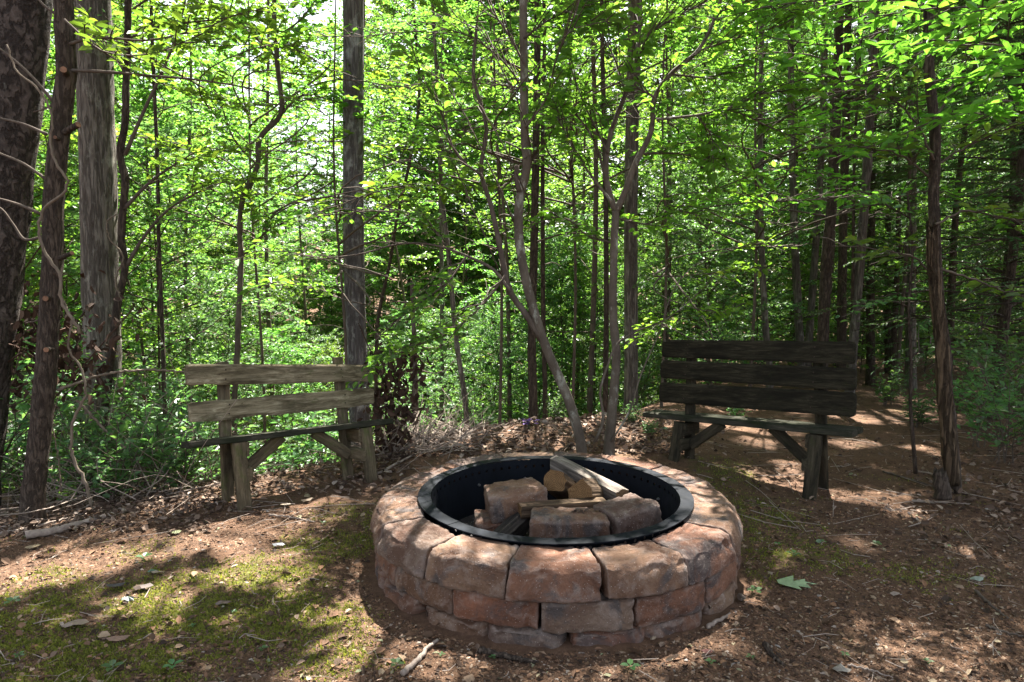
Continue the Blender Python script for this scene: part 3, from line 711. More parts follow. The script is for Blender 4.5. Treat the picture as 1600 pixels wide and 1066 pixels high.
bench('park_bench', 'dark moss stained wooden bench with three back planks', (1052, 728), (1264, 777), (1077, 724), rad(6),
      [((1037.7, 531), (1035.7, 558.3), (1338, 533.8), (1336, 569.5)), ((1034, 563), (1033, 590.6), (1339, 575.4), (1337.5, 611)), ((1032, 597.7), (1031.5, 628), (1338, 613.4), (1337, 652))],
      ((1001, 644), (1328, 674)), .27, rad(3), {'back': WOOD_DARK, 'leg': WOOD_DARKLEG, 'seat': WOOD_SEAT}, 2, (1081, 1280), (535, 540), .040, 'wooden benches', 0.0, ((1077, 725), (1286, 760)))

# ------------------------------------------------------------------ trees traced in the photograph
def px_path(pts, Y):
    Ys = Y if hasattr(Y, '__len__') else [Y] * len(pts)
    return np.array([at(px, py, y) for (px, py), y in zip(pts, Ys)])
def bark_disp(seed, amp, kz=7., kt=3.):
    def f(th, t, P):
        n, s = th.shape; out = np.empty((n, s))
        for i in range(n):
            for j in range(s):
                out[i, j] = noise.fractal(Vector((math.cos(th[i, j]) * kt + seed, math.sin(th[i, j]) * kt, P[i][2] * kz)), .9, 2.1, 3)
        return out * amp
    return f
def extend(path, H, lean=(0, 0)):
    """carry a trunk on upwards past the frame to height H"""
    p = path[-1]; d = H - p[2]
    return np.vstack([path, [p + [lean[0] * d * .5 + .05, lean[1] * d * .5, d * .5], p + [lean[0] * d, lean[1] * d, d]]])
def trunk_tree(name, label, path, r0, r1, bark, sides=22, rings=110, amp=.012, flare=.25, group=None, seed=1, kz=7., cat='tree'):
    base = path[0].copy(); base[2] = gz(base[0], base[1])
    if path[0][2] > base[2] + .05: path = np.vstack([[base - [0, 0, .1]], path])
    else: path = path.copy(); path[0][2] = base[2] - .1
    root = thing(name, label, cat, base, group)
    pl = Plant(); P = resample(path, rings); L = len(P); u = np.linspace(0, 1, L)
    rr = r0 + (r1 - r0) * u; rr = rr * (1 + flare * np.exp(-np.linalg.norm(P - P[0], axis=1) / .18))
    pl.wood.add(*tube_geo(P, rr, sides, True, bark_disp(seed, amp, kz)))
    ob('trunk', pl.wood.mesh('trunk', bark, base, True), root)
    return root, base
def finish(pl, root, base, wood=BARK_TWIG, leaf=LEAF_M, wname='branches'):
    for b in pl.big: ob('branch', b.mesh('branch', wood, base, True), root)
    if pl.wood.n: tag(ob('twigs', pl.wood.mesh('twigs', BARK_TWIG, base, True), root), kind='stuff')
    if pl.leaf.n: tag(ob('crown', pl.leaf.mesh('crown', leaf, base), root), kind='stuff')
def overhead(pl, top, H0, H1, n, Lb, LL=.215, ntw=13, nl=18, az0=None, axis_path=None, tl=1.1):
    """canopy limbs round a trunk top, above the frame, with gaps that let the sun through"""
    for i in range(n):
        h = H0 + (H1 - H0) * (i + R.random()) / n; az = i * 2.4 + R.normal(0, .3) if az0 is None else az0 + R.normal(0, .6)
        p0 = np.array([np.interp(h, axis_path[:, 2], axis_path[:, k]) for k in range(3)]); p0[2] = h
        L = Lb * R.uniform(.7, 1.15) * (1 - .45 * ((h - H0) / (H1 - H0 + 1e-6)) ** 2)
        d = np.array([math.cos(az), math.sin(az), .30 + .35 * R.random()])
        P = np.array([p0, p0 + d * L * .35, p0 + d * L * .7 + [0, 0, -.03 * L], p0 + d * L + [0, 0, -.12 * L]]) + np.vstack([[0, 0, 0], R.normal(0, .12, (3, 3))])
        pl.tube(P, .045, .008, 8, 5)
        pl.sprout(P, ntw, tl, nl, LL, .12, 2, .6, holes=True, twr=.006)
        for s in (1, 2):     # secondary limbs
            q = P[s]; d2 = np.array([math.cos(az + (-1) ** s * .8), math.sin(az + (-1) ** s * .8), .25]); Q = np.array([q, q + d2 * L * .25, q + d2 * L * .5 - [0, 0, .05]])
            pl.tube(Q, .02, .006, 5, 4); pl.sprout(Q, ntw - 4, tl * .8, nl, LL, .1, 2, .6, holes=True, twr=.005)
CAN = []
def canopy_tree(name, label, pts, Y, H, r0, r1, bark, seed, crown=(8, 13.5, 13, 3.6), lean=(0, 0), group=None, amp=.012, kz=7., sides=22, extra=None, leaf=LEAF_M):
    path = extend(px_path(pts, Y)[::1], H, lean)
    root, base = trunk_tree(name, label, path, r0, r1, bark, sides, 120, amp, .3, group, seed, kz)
    pl = Plant(); fullp = resample(np.vstack([[base], path]) if path[0][2] > base[2] else path, 60)
    if crown: overhead(pl, None, crown[0], crown[1], crown[2], crown[3], axis_path=fullp)
    if extra: extra(pl, fullp)
    finish(pl, root, base, BARK_TWIG, leaf)
    return root, base, fullp

def px_branch(pl, pts, Y, r0, r1, sides=5, n=None, wob=0.0):
    P = resample(px_path(pts, Y), n or len(pts) * 4)
    if wob: P[1:-1] += R.normal(0, wob, (len(P) - 2, 3))
    b = MB(); b.add(*tube_geo(P, r0 + (r1 - r0) * np.linspace(0, 1, len(P)) ** .8, sides)); pl.big.append(b); return P

# A: thick scaly trunk cut by the left edge
canopy_tree('pine_tree', 'thick reddish brown scaly trunk cut off by the left photo edge', [(-58, 800), (-27, 537), (-9, 400), (6, 273), (16, 180), (30, 40), (34, 0)], 4.3, 14, .165, .12, BARK_PINE, 3, (8, 13, 12, 3.4), (.02, .02), amp=.020, kz=9., sides=34)
# B: slimmer trunk with cut branch stubs
def b_extra(pl, fp):
    Y = 3.88
    for a in ([(86, 162), (45, 115), (0, 76), (-60, 40)], [(73, 210), (30, 192), (0, 185), (-70, 170)], [(73, 281), (35, 255), (0, 240), (-60, 215)], [(63, 334), (30, 320), (0, 311), (-60, 300)], [(60, 372), (40, 375), (20, 350), (0, 325), (-30, 318)],
              [(98, 140), (75, 168), (52, 175)], [(112, 110), (160, 112), (230, 118), (300, 124), (400, 140), (470, 158)], [(100, 30), (70, 10), (40, -30)], [(84, 455), (60, 500), (40, 505)], [(104, 70), (140, 60), (230, 63), (330, 40)]):
        px_branch(pl, a, Y, .010, .003, 7, 18, .0)
    B1 = px_path([(112, 110), (160, 112), (230, 118), (300, 124), (400, 140), (470, 158)], Y)
    pl.sprout(B1, 7, .30, 6, .08, .3, 4, .5, prune=.3)
    B2 = px_path([(104, 70), (140, 60), (230, 63), (330, 40)], Y); pl.sprout(B2, 11, .34, 8, .085, .05, 4, .5)
    B3 = px_path([(100, 30), (160, 80), (230, 85), (300, 60)], 3.7); pl.tube(B3, .006, .003, 10, 4); pl.sprout(B3, 9, .3, 8, .08, .1, 4, .5)
pb = [(46, 815), (55, 740), (64, 663), (74, 540), (81, 430), (84, 304), (94, 200), (100, 150), (104, 116), (101, 60), (99, 0)]
rB, bB, _ = canopy_tree('young_tree', 'slim reddish brown trunk with pruned branch stubs and a curling vine', pb, 3.9, 9, .058, .028, BARK_BROWN, 5, (6.2, 8.8, 6, 2.0), (.03, .03), amp=.009, kz=12, sides=26, extra=b_extra)
for (px, py, dx, dy, r) in [(104, 205, 23, -8, .017), (104, 116, 6, -2, .018), (77, 466, 5, 0, .016), (80, 545, 3, 0, .015), (98, 402, 20, -6, .012), (94, 218, 3, 0, .010)]:
    a = at(px, py, 3.87); d = np.array([dx / FPX * 3.9, -.06, -dy / FPX * 3.9]) if dx < 10 else np.array([dx / FPX * 3.9, -.03, -dy / FPX * 3.9]); 
    V, F = tube_geo([a - d * .6, a + d], [r * 1.1, r], 9, False)
    st = ob('branch_stub', mk('branch_stub', V - bB, F, BARK_BROWN, None, True), rB)
    e_ = unit(d); V, F = tube_geo([a + d, a + d + e_ * .002], [r * .99, r * .93], 9, True); _ob('cut_face', mk('cut_face', V - bB, F, CUT), st)
# C: big grey trunk
canopy_tree('oak_tree', 'broad grey furrowed trunk behind the slim trunk at the left', [(164, 690), (160, 540), (157, 450), (154, 300), (149, 150), (145, 0)], 6.4, 15, .16, .12, BARK_GREY, 9, (8.5, 14, 14, 4.0), (0, .02), amp=.014, kz=5., sides=34)
# E: straight trunk left of centre
canopy_tree('poplar_tree', 'straight lichen spotted trunk rising beyond the left bench', [(562, 650), (557, 540), (553, 400), (552, 250), (552, 100), (552, 0)], 7.2, 16, .112, .08, BARK_LICH, 13, (9.5, 15, 14, 4.0), (.0, .0), amp=.006, kz=10, sides=28)
# I: straight trunk behind the forked tree
canopy_tree('poplar_tree', 'straight brown trunk directly behind the forked grey tree', [(986, 620), (986, 500), (986, 300), (990, 100), (992, 0)], 8.6, 15, .088, .06, BARK_GREY, 17, (9, 14.5, 12, 3.8), (0, 0), amp=.007, kz=8)
# D: twisted stem
def d_extra(pl, fp):
    Y = 5.4
    for a in ([(195, 243), (223, 177), (258, 101), (283, 30), (295, -30)], [(190, 330), (240, 280), (300, 240)], [(195, 420), (225, 370), (260, 330), (330, 290)]):
        P = px_branch(pl, a, Y, .018, .006, 6, 16); pl.sprout(P, 8, .4, 9, .08, .4, 4, .55)
    for a in ([(200, 60), (260, 40), (340, 30), (440, 5)], [(199, 20), (250, -10), (330, 10)], [(198, 120), (160, 60), (110, 30)]):
        P = px_branch(pl, a, Y, .010, .004, 5, 14); pl.sprout(P, 15, .5, 11, .09, .1, 4, .57)
canopy_tree('sapling', 'thin twisting vine wrapped stem in front of the broad grey trunk', [(160, 680), (168, 600), (178, 520), (185, 466), (195, 420), (190, 380), (192, 329), (195, 278), (187, 243), (194, 200), (197, 127), (200, 0)], 5.4, 7, .032, .018, BARK_BROWN, 19, None, (0, 0), amp=.006, kz=14, sides=14, extra=d_extra)
# dark kinked stem left of the straight trunk
def k_extra(pl, fp):
    for a in ([(438, 180), (470, 150), (530, 160)], [(402, 258), (370, 225), (340, 150), (310, 90)], [(432, 90), (400, 60), (360, 20)], [(431, 60), (470, 30), (500, -10)], [(380, 330), (340, 300), (300, 290)], [(378, 400), (420, 360), (460, 340)]):
        P = px_branch(pl, a, 7.0, .014, .005, 5, 14); pl.sprout(P, 14, .65, 13, .10, .1, 2, .62)
canopy_tree('sapling', 'dark kinked stem bending right between two bigger trunks', [(366, 640), (370, 560), (376, 420), (381, 304), (402, 258), (405, 218), (438, 180), (434, 110), (429, 40), (428, 0)], 7.0, 7, .032, .016, BARK_TWIG, 23, None, sides=10, extra=k_extra)
# G: leaning twin stem right of centre
def g_extra(pl, fp):
    Y = 4.9
    L2 = px_branch(pl, [(845, 530), (825, 496), (797, 456), (785, 405), (765, 314), (752, 273), (760, 200), (740, 120), (745, 40)], Y, .026, .010, 8, 30)
    arc = px_branch(pl, [(797, 456), (775, 425), (729, 400), (690, 386), (653, 380), (610, 384), (572, 395), (501, 405)], 4.8, .013, .004, 6, 24)
    pl.sprout(arc, 9, .28, 7, .075, .5, 4, .5); pl.sprout(L2, 12, .4, 9, .08, .55, 4, .5)
    px_branch(pl, [(812, 300), (806, 275), (808, 258)], 4.88, .020, .016, 7, 6)
    for a in ([(752, 273), (720, 250), (690, 180), (660, 120)], [(765, 314), (800, 280), (850, 230), (880, 160)], [(820, 200), (850, 160), (870, 90), (900, 20)], [(819, 140), (790, 100), (740, 60), (680, 40)], [(729, 400), (700, 440), (660, 470), (620, 500)], [(700, 390), (660, 340), (620, 330)],
              [(818, 60), (860, 30), (920, 10)], [(790, 430), (760, 470), (700, 520), (650, 540)], [(820, 100), (770, 20), (720, -20)]):
        P = px_branch(pl, a, Y + R.uniform(-.5, .5), .009, .003, 5, 12); pl.sprout(P, 17, .46, 10, .088, .05, 4, .55)
canopy_tree('leaning_tree', 'slender mottled trunk leaning left from the pit with a side stem', [(909, 705), (901, 665), (888, 624), (872, 587), (851, 537), (830, 471), (818, 420), (810, 354), (813, 304), (823, 263), (820, 213), (819, 127), (818, 0)], 4.9, 6.5, .037, .019, BARK_SMOO, 29, (4.2, 6.4, 8, 1.6), (.02, -.05), amp=.004, kz=8, sides=18, extra=g_extra)
# H: forked tree
def h_extra(pl, fp):
    Y = 5.0
    l1 = px_branch(pl, [(962, 332), (949, 289), (947, 253), (952, 218), (977, 147), (995, 91), (1000, 30), (1003, -40)], Y, .024, .010, 8, 30)
    l2 = px_branch(pl, [(962, 332), (975, 304), (992, 258), (1018, 203), (1023, 152), (1048, 116), (1090, 80), (1120, 20), (1135, -40)], Y, .026, .010, 8, 30)
    s1 = px_branch(pl, [(1026, 187), (1089, 180), (1134, 172), (1200, 197), (1240, 215)], Y - .1, .011, .004, 6, 18)
    s2 = px_branch(pl, [(952, 304), (922, 208), (886, 167), (830, 142), (770, 130)], Y + .1, .013, .004, 6, 18)
    s3 = px_branch(pl, [(955, 315), (915, 262), (881, 203), (860, 150)], Y - .15, .012, .004, 6, 14)
    for P in (l1, l2, s1, s2, s3): pl.sprout(P, 18, .42, 9, .085, .3, 4, .55)
    for a in ([(977, 147), (960, 90), (930, 40), (900, -10)], [(1000, 240), (1060, 240), (1130, 260), (1200, 300)], [(1023, 152), (990, 130), (1010, 60)], [(1000, 60), (1050, 30), (1110, 0)], [(1048, 116), (1110, 120), (1170, 100)], [(1090, 80), (1150, 60), (1220, 40)], [(1120, 20), (1180, 0), (1240, 20)],
              [(1089, 180), (1110, 210), (1115, 255)], [(950, 240), (900, 130), (880, 60)], [(962, 340), (1010, 350), (1060, 330), (1110, 345)], [(960, 380), (920, 370), (880, 340), (830, 350)], [(1134, 172), (1180, 150), (1260, 140)]):
        P = px_branch(pl, a, Y + R.uniform(-.6, .5), .009, .003, 5, 12); pl.sprout(P, 17, .46, 10, .09, .05, 4, .57)
def forked():
    path = px_path([(952, 696), (956, 650), (960, 602), (963, 549), (959, 506), (959, 405), (962, 330)], 5.0)
    root, base = trunk_tree('forked_tree', 'small grey tree forking into a wide Y behind the fire pit', path, .037, .026, BARK_SMOO, 18, 70, .004, .5, None, 31, 8.)
    pl = Plant(); h_extra(pl, None); wood2 = pl
    finish(pl, root, base, BARK_SMOO, LEAF_N)
forked()
# bent shoot at the forked tree's foot
pl = Plant(); P = px_branch(pl, [(930, 690), (942, 660), (938, 610), (950, 570), (962, 540), (990, 520), (1040, 500), (1100, 450)], 4.9, .013, .004, 6, 26); pl.sprout(P, 6, .25, 5, .06, .6, 4, .5)
px_branch(pl, [(955, 690), (985, 640), (1000, 590), (1030, 520), (1060, 440), (1110, 400), (1150, 390)], 4.95, .008, .003, 5, 20)
b_ = at(930, 695, 4.9); root = thing('shoot', 'thin pale bent shoots leaning right beside the forked tree', 'sapling', b_); finish(pl, root, b_, BARK_SMOO, LEAF_N, 'stems')
# K: snag with a thin stem on the right
def kk_extra(pl, fp):
    Y = 4.3
    for a in ([(1459, 250), (1430, 190), (1390, 150), (1330, 120)], [(1458, 200), (1490, 130), (1520, 60), (1560, 0)], [(1459, 260), (1510, 230), (1600, 190)], [(1459, 280), (1400, 240), (1340, 230)], [(1468, 450), (1440, 410), (1380, 390), (1320, 385)], [(1470, 420), (1530, 440), (1600, 465)], [(1462, 350), (1510, 330), (1560, 340), (1620, 350)]):
        P = px_branch(pl, a, Y + R.uniform(-.2, .2), .009, .003, 5, 16, .004); pl.sprout(P, 8, .36, 6, .10, .25, 4, .45, prune=.25)
canopy_tree('snag_tree', 'thin bare stem rising behind a splintered dead trunk at the right', [(1492, 756), (1487, 688), (1480, 614), (1476, 540), (1468, 481), (1463, 405), (1459, 304), (1461, 203), (1453, 127), (1451, 0)], 4.36, 8, .036, .016, BARK_BROWN, 37, (5.5, 8, 9, 2.0), (0, .02), amp=.006, kz=9, sides=18, extra=kk_extra)
snp = resample(px_path([(1488, 757), (1483, 690), (1476, 614), (1471, 540), (1464, 470), (1458, 405), (1454, 352)], 4.28), 60)
def sn_disp(th, t, P):
    o = bark_disp(41, .012, 9.)(th, t, P); return o - .02 * np.clip(t - .93, 0, 1) / .07 * (np.sin(th * 3) > .2)
V, F = tube_geo(snp, np.linspace(.046, .030, 60), 20, True, sn_disp)
m_ = np.arange(len(V)) >= 58 * 20; V[m_, 2] += R.uniform(-.05, .06, m_.sum())
sb = snp[0].copy(); root = thing('dead_snag', 'splintered brown dead trunk broken off in front of the thin stem', 'dead tree', sb)
ob('trunk', mk('trunk', V - sb, F, bark_mat('bark_snag', [(.04, .028, .018), (.11, .075, .046), (.22, .16, .10)], None, .5, 14, 1.5, True, 1.2), None, True), root)
snp = resample(px_path([(1473, 778), (1471, 755), (1469, 738)], 4.1), 12)
V, F = tube_geo(snp, np.linspace(.05, .035, 12), 14, True, bark_disp(5, .012, 20)); V[-16:, 2] += R.uniform(-.03, .03, 16)
tag(ob('tree_stump', mk('tree_stump', V - snp[0], F, BARK_BROWN, None, True), None, snp[0]), 'small rotten broken stump at the foot of the right trunk', 'stump')
# L: thin sapling on the path
pl = Plant(); P = px_branch(pl, [(1431, 740), (1427, 690), (1423, 639), (1424, 560), (1420, 480), (1426, 400), (1418, 300)], 4.45, .014, .006, 7, 30)
for a in ([(1421, 480), (1390, 470), (1350, 480)], [(1424, 560), (1450, 540), (1480, 545)], [(1422, 430), (1460, 400), (1490, 410)], [(1420, 340), (1380, 320), (1330, 330)]):
    Q = px_branch(pl, a, 4.45, .006, .002, 4, 10); pl.sprout(Q, 6, .25, 5, .07, .2, 4, .5)
b_ = at(1431, 742, 4.45); root = thing('sapling', 'spindly bare sapling on the path left of the snag', 'sapling', b_); finish(pl, root, b_, BARK_BROWN, LEAF_S, 'stems')

# bare dark stems of mid-distance trees, traced
mid = [('slim_tree', 'dark slim stem seen just above the left end of the left bench', [(262, 740), (256, 600), (253, 506), (248, 380), (246, 258), (240, 120), (236, 0)], 6.6, .027, BARK_BROWN),
       ('dead_tree', 'dark dead broken stem between the left bench and the pit', [(649, 640), (648, 560), (645, 490), (643, 440)], 6.0, .034, BARK_TWIG),
       ('slim_tree', 'thin stem curving up right of the straight lichen trunk', [(588, 560), (590, 506), (610, 405), (618, 354), (640, 253), (655, 150), (650, 60), (645, 0)], 8.5, .030, BARK_BROWN),
       ('slim_tree', 'pale thin straight stem standing over the brush pile', [(690, 620), (691, 481), (689, 350), (689, 228), (692, 90), (694, 0)], 11, .05, BARK_GREY),
       ('slim_tree', 'thin stem leaning right behind the brush pile', [(728, 640), (714, 540), (699, 380), (690, 300), (686, 200)], 8.0, .04, BARK_GREY),
       ('brown_tree', 'stout reddish brown trunk behind the leaning mottled tree', [(833, 640), (831, 540), (834, 400), (838, 200), (840, 0)], 7.4, .06, BARK_BROWN),
       ('slim_tree', 'straight dark stem rising just right of the leaning mottled tree', [(852, 640), (849, 506), (848, 350), (848, 200), (850, 0)], 7.7, .034, BARK_BROWN),
       ('slim_tree', 'brown stem close to the left of the forked tree trunk', [(946, 620), (947, 540), (947, 354), (944, 200), (940, 0)], 8.2, .042, BARK_BROWN),
       ('slim_tree', 'slim grey brown trunk rising above the right half of dark bench', [(1203, 600), (1196, 506), (1190, 380), (1188, 200), (1190, 0)], 9.5, .055, BARK_GREY),
       ('hemlock_tree', 'crooked dark trunk rising behind the right end of the dark bench', [(1284, 590), (1286, 527), (1289, 456), (1294, 380), (1299, 329), (1304, 228), (1309, 101), (1312, 0)], 8.4, .085, BARK_BROWN),
       ('hemlock_tree', 'mid brown trunk just right of the crooked dark trunk', [(1314, 590), (1316, 456), (1318, 330), (1322, 200), (1326, 0)], 10.5, .085, BARK_BROWN),
       ('hemlock_tree', 'greyish trunk left of the crooked dark trunk above the dark bench', [(1252, 590), (1248, 500), (1243, 400), (1238, 250), (1236, 60)], 11, .08, BARK_GREY),
       ('hemlock_tree', 'slender trunk at the far end of the path', [(1360, 596), (1360, 500), (1361, 400), (1364, 200)], 13, .10, BARK_BROWN),
       ('hemlock_tree', 'second slender trunk at the far end of the path', [(1388, 597), (1387, 500), (1388, 380), (1390, 200)], 14.5, .085, BARK_BROWN),
       ('hemlock_tree', 'stout shaded trunk at the right side of the path end', [(1423, 600), (1423, 500), (1424, 400), (1426, 220)], 12, .11, BARK_GREY),
       ('slim_tree', 'short thin stem in the gap behind the right bench back', [(1331, 600), (1332, 480), (1333, 420), (1335, 250)], 9, .03, BARK_BROWN)]
for i, (nm, lb, pts, Y, r, bk) in enumerate(mid):
    P = px_path(pts, Y); top = P[-1]
    if nm != 'dead_tree': P = np.vstack([P, top + [R.normal(0, .1), 0, 1.2 + r * 14]])
    root, base = trunk_tree(nm, lb, P, r * .85, r * .45, bk, 12, 60, r * .09, .3, None, 50 + i, 8.)
    pl = Plant(); zz0 = max(base[2], -1)
    for k in range(9 if nm != 'dead_tree' else 5):       # dead lower twigs and leafy side limbs
        q = P[0] * 0; t = R.uniform(.25, .98); Pr = resample(P, 50); q = Pr[int(t * 49)]; az = R.uniform(0, 6.28); L = R.uniform(.4, 1.3) if nm != 'dead_tree' else .4
        B_ = np.array([q, q + [math.cos(az) * L * .5, math.sin(az) * L * .5, R.uniform(-.05, .25)], q + [math.cos(az) * L, math.sin(az) * L, R.uniform(-.1, .35)]])
        pl.tube(B_, r * .18 + .002, .002, 6, 4)
        if nm != 'dead_tree' and nm != 'hemlock_tree' and t > .4: pl.sprout(B_, 7, .4, 9, .085, .2, 2, .55)
        if nm == 'hemlock_tree' and t > .45: pl.sprout(B_, 16, .55, 28, .075, .05, 2, .3, needle=True, drop=.1)
    finish(pl, root, base, BARK_TWIG, LEAF_H if nm == 'hemlock_tree' else LEAF_B)

# overhanging boughs with big leaves: trees rooted outside the frame
def bough_tree(name, label, base_xy, H, r, bark, boughs, leaf, LL, ww, ntw, nl, tl, seed, crown=None):
    base = np.array([base_xy[0], base_xy[1], float(gz(*base_xy))])
    path = np.array([base - [0, 0, .1], base + [.03, .02, H * .3], base + [-.05, .04, H * .65], base + [.02, 0, H]])
    root, b = trunk_tree(name, label, path, r, r * .4, bark, 18, 60, r * .07, .3, None, seed)
    pl = Plant()
    for pts, Y in boughs:
        P = px_path(pts, Y); z = max(1.5, P[0][2] - .3); st = np.array([np.interp(z, path[:, 2], path[:, k]) for k in range(3)])
        pl.tube(np.vstack([[st], P]), .014, .003, 16, 5, None, .004); pl.sprout(P, ntw, tl, nl, LL, .05, 4, ww, tilt=.35)
    if crown: overhead(pl, None, *crown, axis_path=path)
    finish(pl, root, base, BARK_TWIG, leaf)
bough_tree('hickory_tree', 'tree out of frame at the right whose big bright leaves hang into the upper corner', (3.9, 4.6), 10, .10, BARK_GREY,
           [([(1640, 60), (1560, 70), (1470, 60), (1390, 85)], 3.3), ([(1660, 20), (1560, 10), (1440, 15), (1340, 30)], 3.5), ([(1650, 130), (1580, 110), (1530, 120)], 3.2), ([(1640, 10), (1540, -10), (1400, 0), (1280, 5)], 3.8),
            ([(1600, -20), (1480, 60), (1380, 110), (1290, 120), (1230, 105)], 3.9), ([(1500, -40), (1400, 40), (1300, 70), (1210, 60)], 4.2), ([(1560, 160), (1470, 185), (1400, 215), (1330, 240)], 4.2), ([(1480, -30), (1330, -5), (1200, 10), (1120, 30)], 4.4), ([(1650, 190), (1600, 175), (1545, 180)], 3.6)],
           LEAF_N, .108, .40, 11, 8, .30, 71, (5.5, 9.5, 10, 2.6))
bough_tree('magnolia_tree', 'tree behind the leaning stem with larger glossy oval leaves up high', (-.15, 7.9), 7, .02, BARK_TWIG,
           [([(760, 250), (720, 170), (680, 110), (640, 90)], 4.6), ([(790, 120), (760, 60), (720, 30), (690, 20)], 4.6), ([(740, 330), (710, 260), (690, 220)], 4.7), ([(770, 200), (740, 150), (770, 90)], 4.5), ([(880, 60), (900, 40), (960, 30)], 4.4)],
           LEAF_M, .12, .42, 6, 6, .26, 73, None)
bough_tree('beech_tree', 'young tree behind the dark bench with bright yellow green lit leaves', (1.75, 7.9), 5.5, .018, BARK_TWIG,
           [([(1120, 330), (1170, 345), (1220, 350), (1255, 360)], 5.4), ([(1130, 390), (1180, 385), (1240, 385)], 5.5), ([(1100, 300), (1150, 300), (1200, 320)], 5.6), ([(1080, 430), (1130, 425), (1180, 420)], 5.8), ([(1060, 520), (1030, 505), (1010, 520)], 5.4), ([(1080, 480), (1120, 490), (1150, 480)], 5.8)],
           LEAF_N, .085, .5, 9, 8, .28, 75, None)
def rnd_boughs(n, x0, x1, y0, y1, Y0, Y1, seed):
    q = np.random.default_rng(seed); out = []
    for k in range(n):
        px, py = q.uniform(x0, x1), q.uniform(y0, y1); sg = q.choice([-1, 1]); L = q.uniform(60, 120); out.append(([(px, py), (px + sg * L, py - q.uniform(-10, 30)), (px + sg * 2 * L, py - q.uniform(-40, 30))], q.uniform(Y0, Y1)))
    return out
bough_tree('maple_tree', 'slender tree in the centre woods with broad layered leaf sprays near the top', (.75, 8.4), 6.5, .022, BARK_TWIG, rnd_boughs(15, 620, 1120, -10, 240, 5.2, 7.2, 3), LEAF_M, .10, .6, 13, 9, .42, 81, None)
bough_tree('maple_tree', 'slender tree right of centre with layered leaf sprays over the dark bench', (3.1, 8.8), 6.5, .022, BARK_TWIG, rnd_boughs(13, 1080, 1420, 0, 330, 5.6, 7.4, 4), LEAF_N, .10, .6, 13, 9, .42, 82, None)
bough_tree('maple_tree', 'slender tree left of centre with leaf sprays under the sky gap', (-3.2, 8.6), 6.5, .022, BARK_TWIG, rnd_boughs(15, 200, 560, 30, 330, 5.8, 7.6, 5), LEAF_N, .10, .6, 13, 9, .42, 83, None)
bough_tree('dogwood_tree', 'understory tree with leafy boughs crossing before the lichen trunk', (-1.75, 7.0), 5, .018, BARK_TWIG,
           [([(600, 330), (560, 330), (520, 335), (470, 345)], 5.2), ([(590, 300), (545, 315), (500, 330)], 5.1), ([(560, 420), (480, 400), (420, 390), (360, 410)], 5.0), ([(540, 470), (450, 440), (400, 450)], 5.2), ([(600, 260), (640, 250), (690, 290)], 5.3), ([(590, 520), (610, 540), (580, 575)], 4.9)],
           LEAF_M, .085, .55, 9, 8, .30, 77, None)
# canopy trees added to shade the clearing; most stand out of frame
for i, (x, y, H, L) in enumerate([(-7.2, 8.6, 15, 4.6), (7.0, 8.2, 15, 4.6), (6.3, 5.4, 14, 4.0), (-6.2, 4.2, 14, 4.0), (4.9, 6.0, 13, 4.2), (-4.6, 5.2, 13, 3.6), (8.6, 3.5, 12, 4.0), (5.0, 11.5, 12.8, 3.0), (4.5, 9.0, 12, 2.8)]):
    b = np.array([x, y, float(gz(x, y))]); path = np.array([b - [0, 0, .1], b + [.1, 0, H * .35], b + [0, .1, H * .7], b + [.1, .1, H]])
    vis = abs(x / y) < .75
    root, bb = trunk_tree('canopy_tree', ['added tall tree beyond the left edge shading the clearing', 'added shade tree out of view at the right with its crown high above', 'added shade tree beyond the right edge', 'added shade tree far beyond the left edge', 'added shade tree just past the right edge', 'added shade tree just past the left edge', 'added shade tree well past the right edge', 'added shade tree with a thin trunk deep in the right woods', 'added shade tree with a thin trunk in the right woods nearer the path'][i], path, .09 if not vis else .06, .04, BARK_GREY, 16, 60, .006, .3, 'added shade trees', 90 + i)
    pl = Plant(); overhead(pl, None, 8.5 if y < 12 else 10, H - .5, 16, L, axis_path=path); finish(pl, root, bb, BARK_TWIG, LEAF_M)

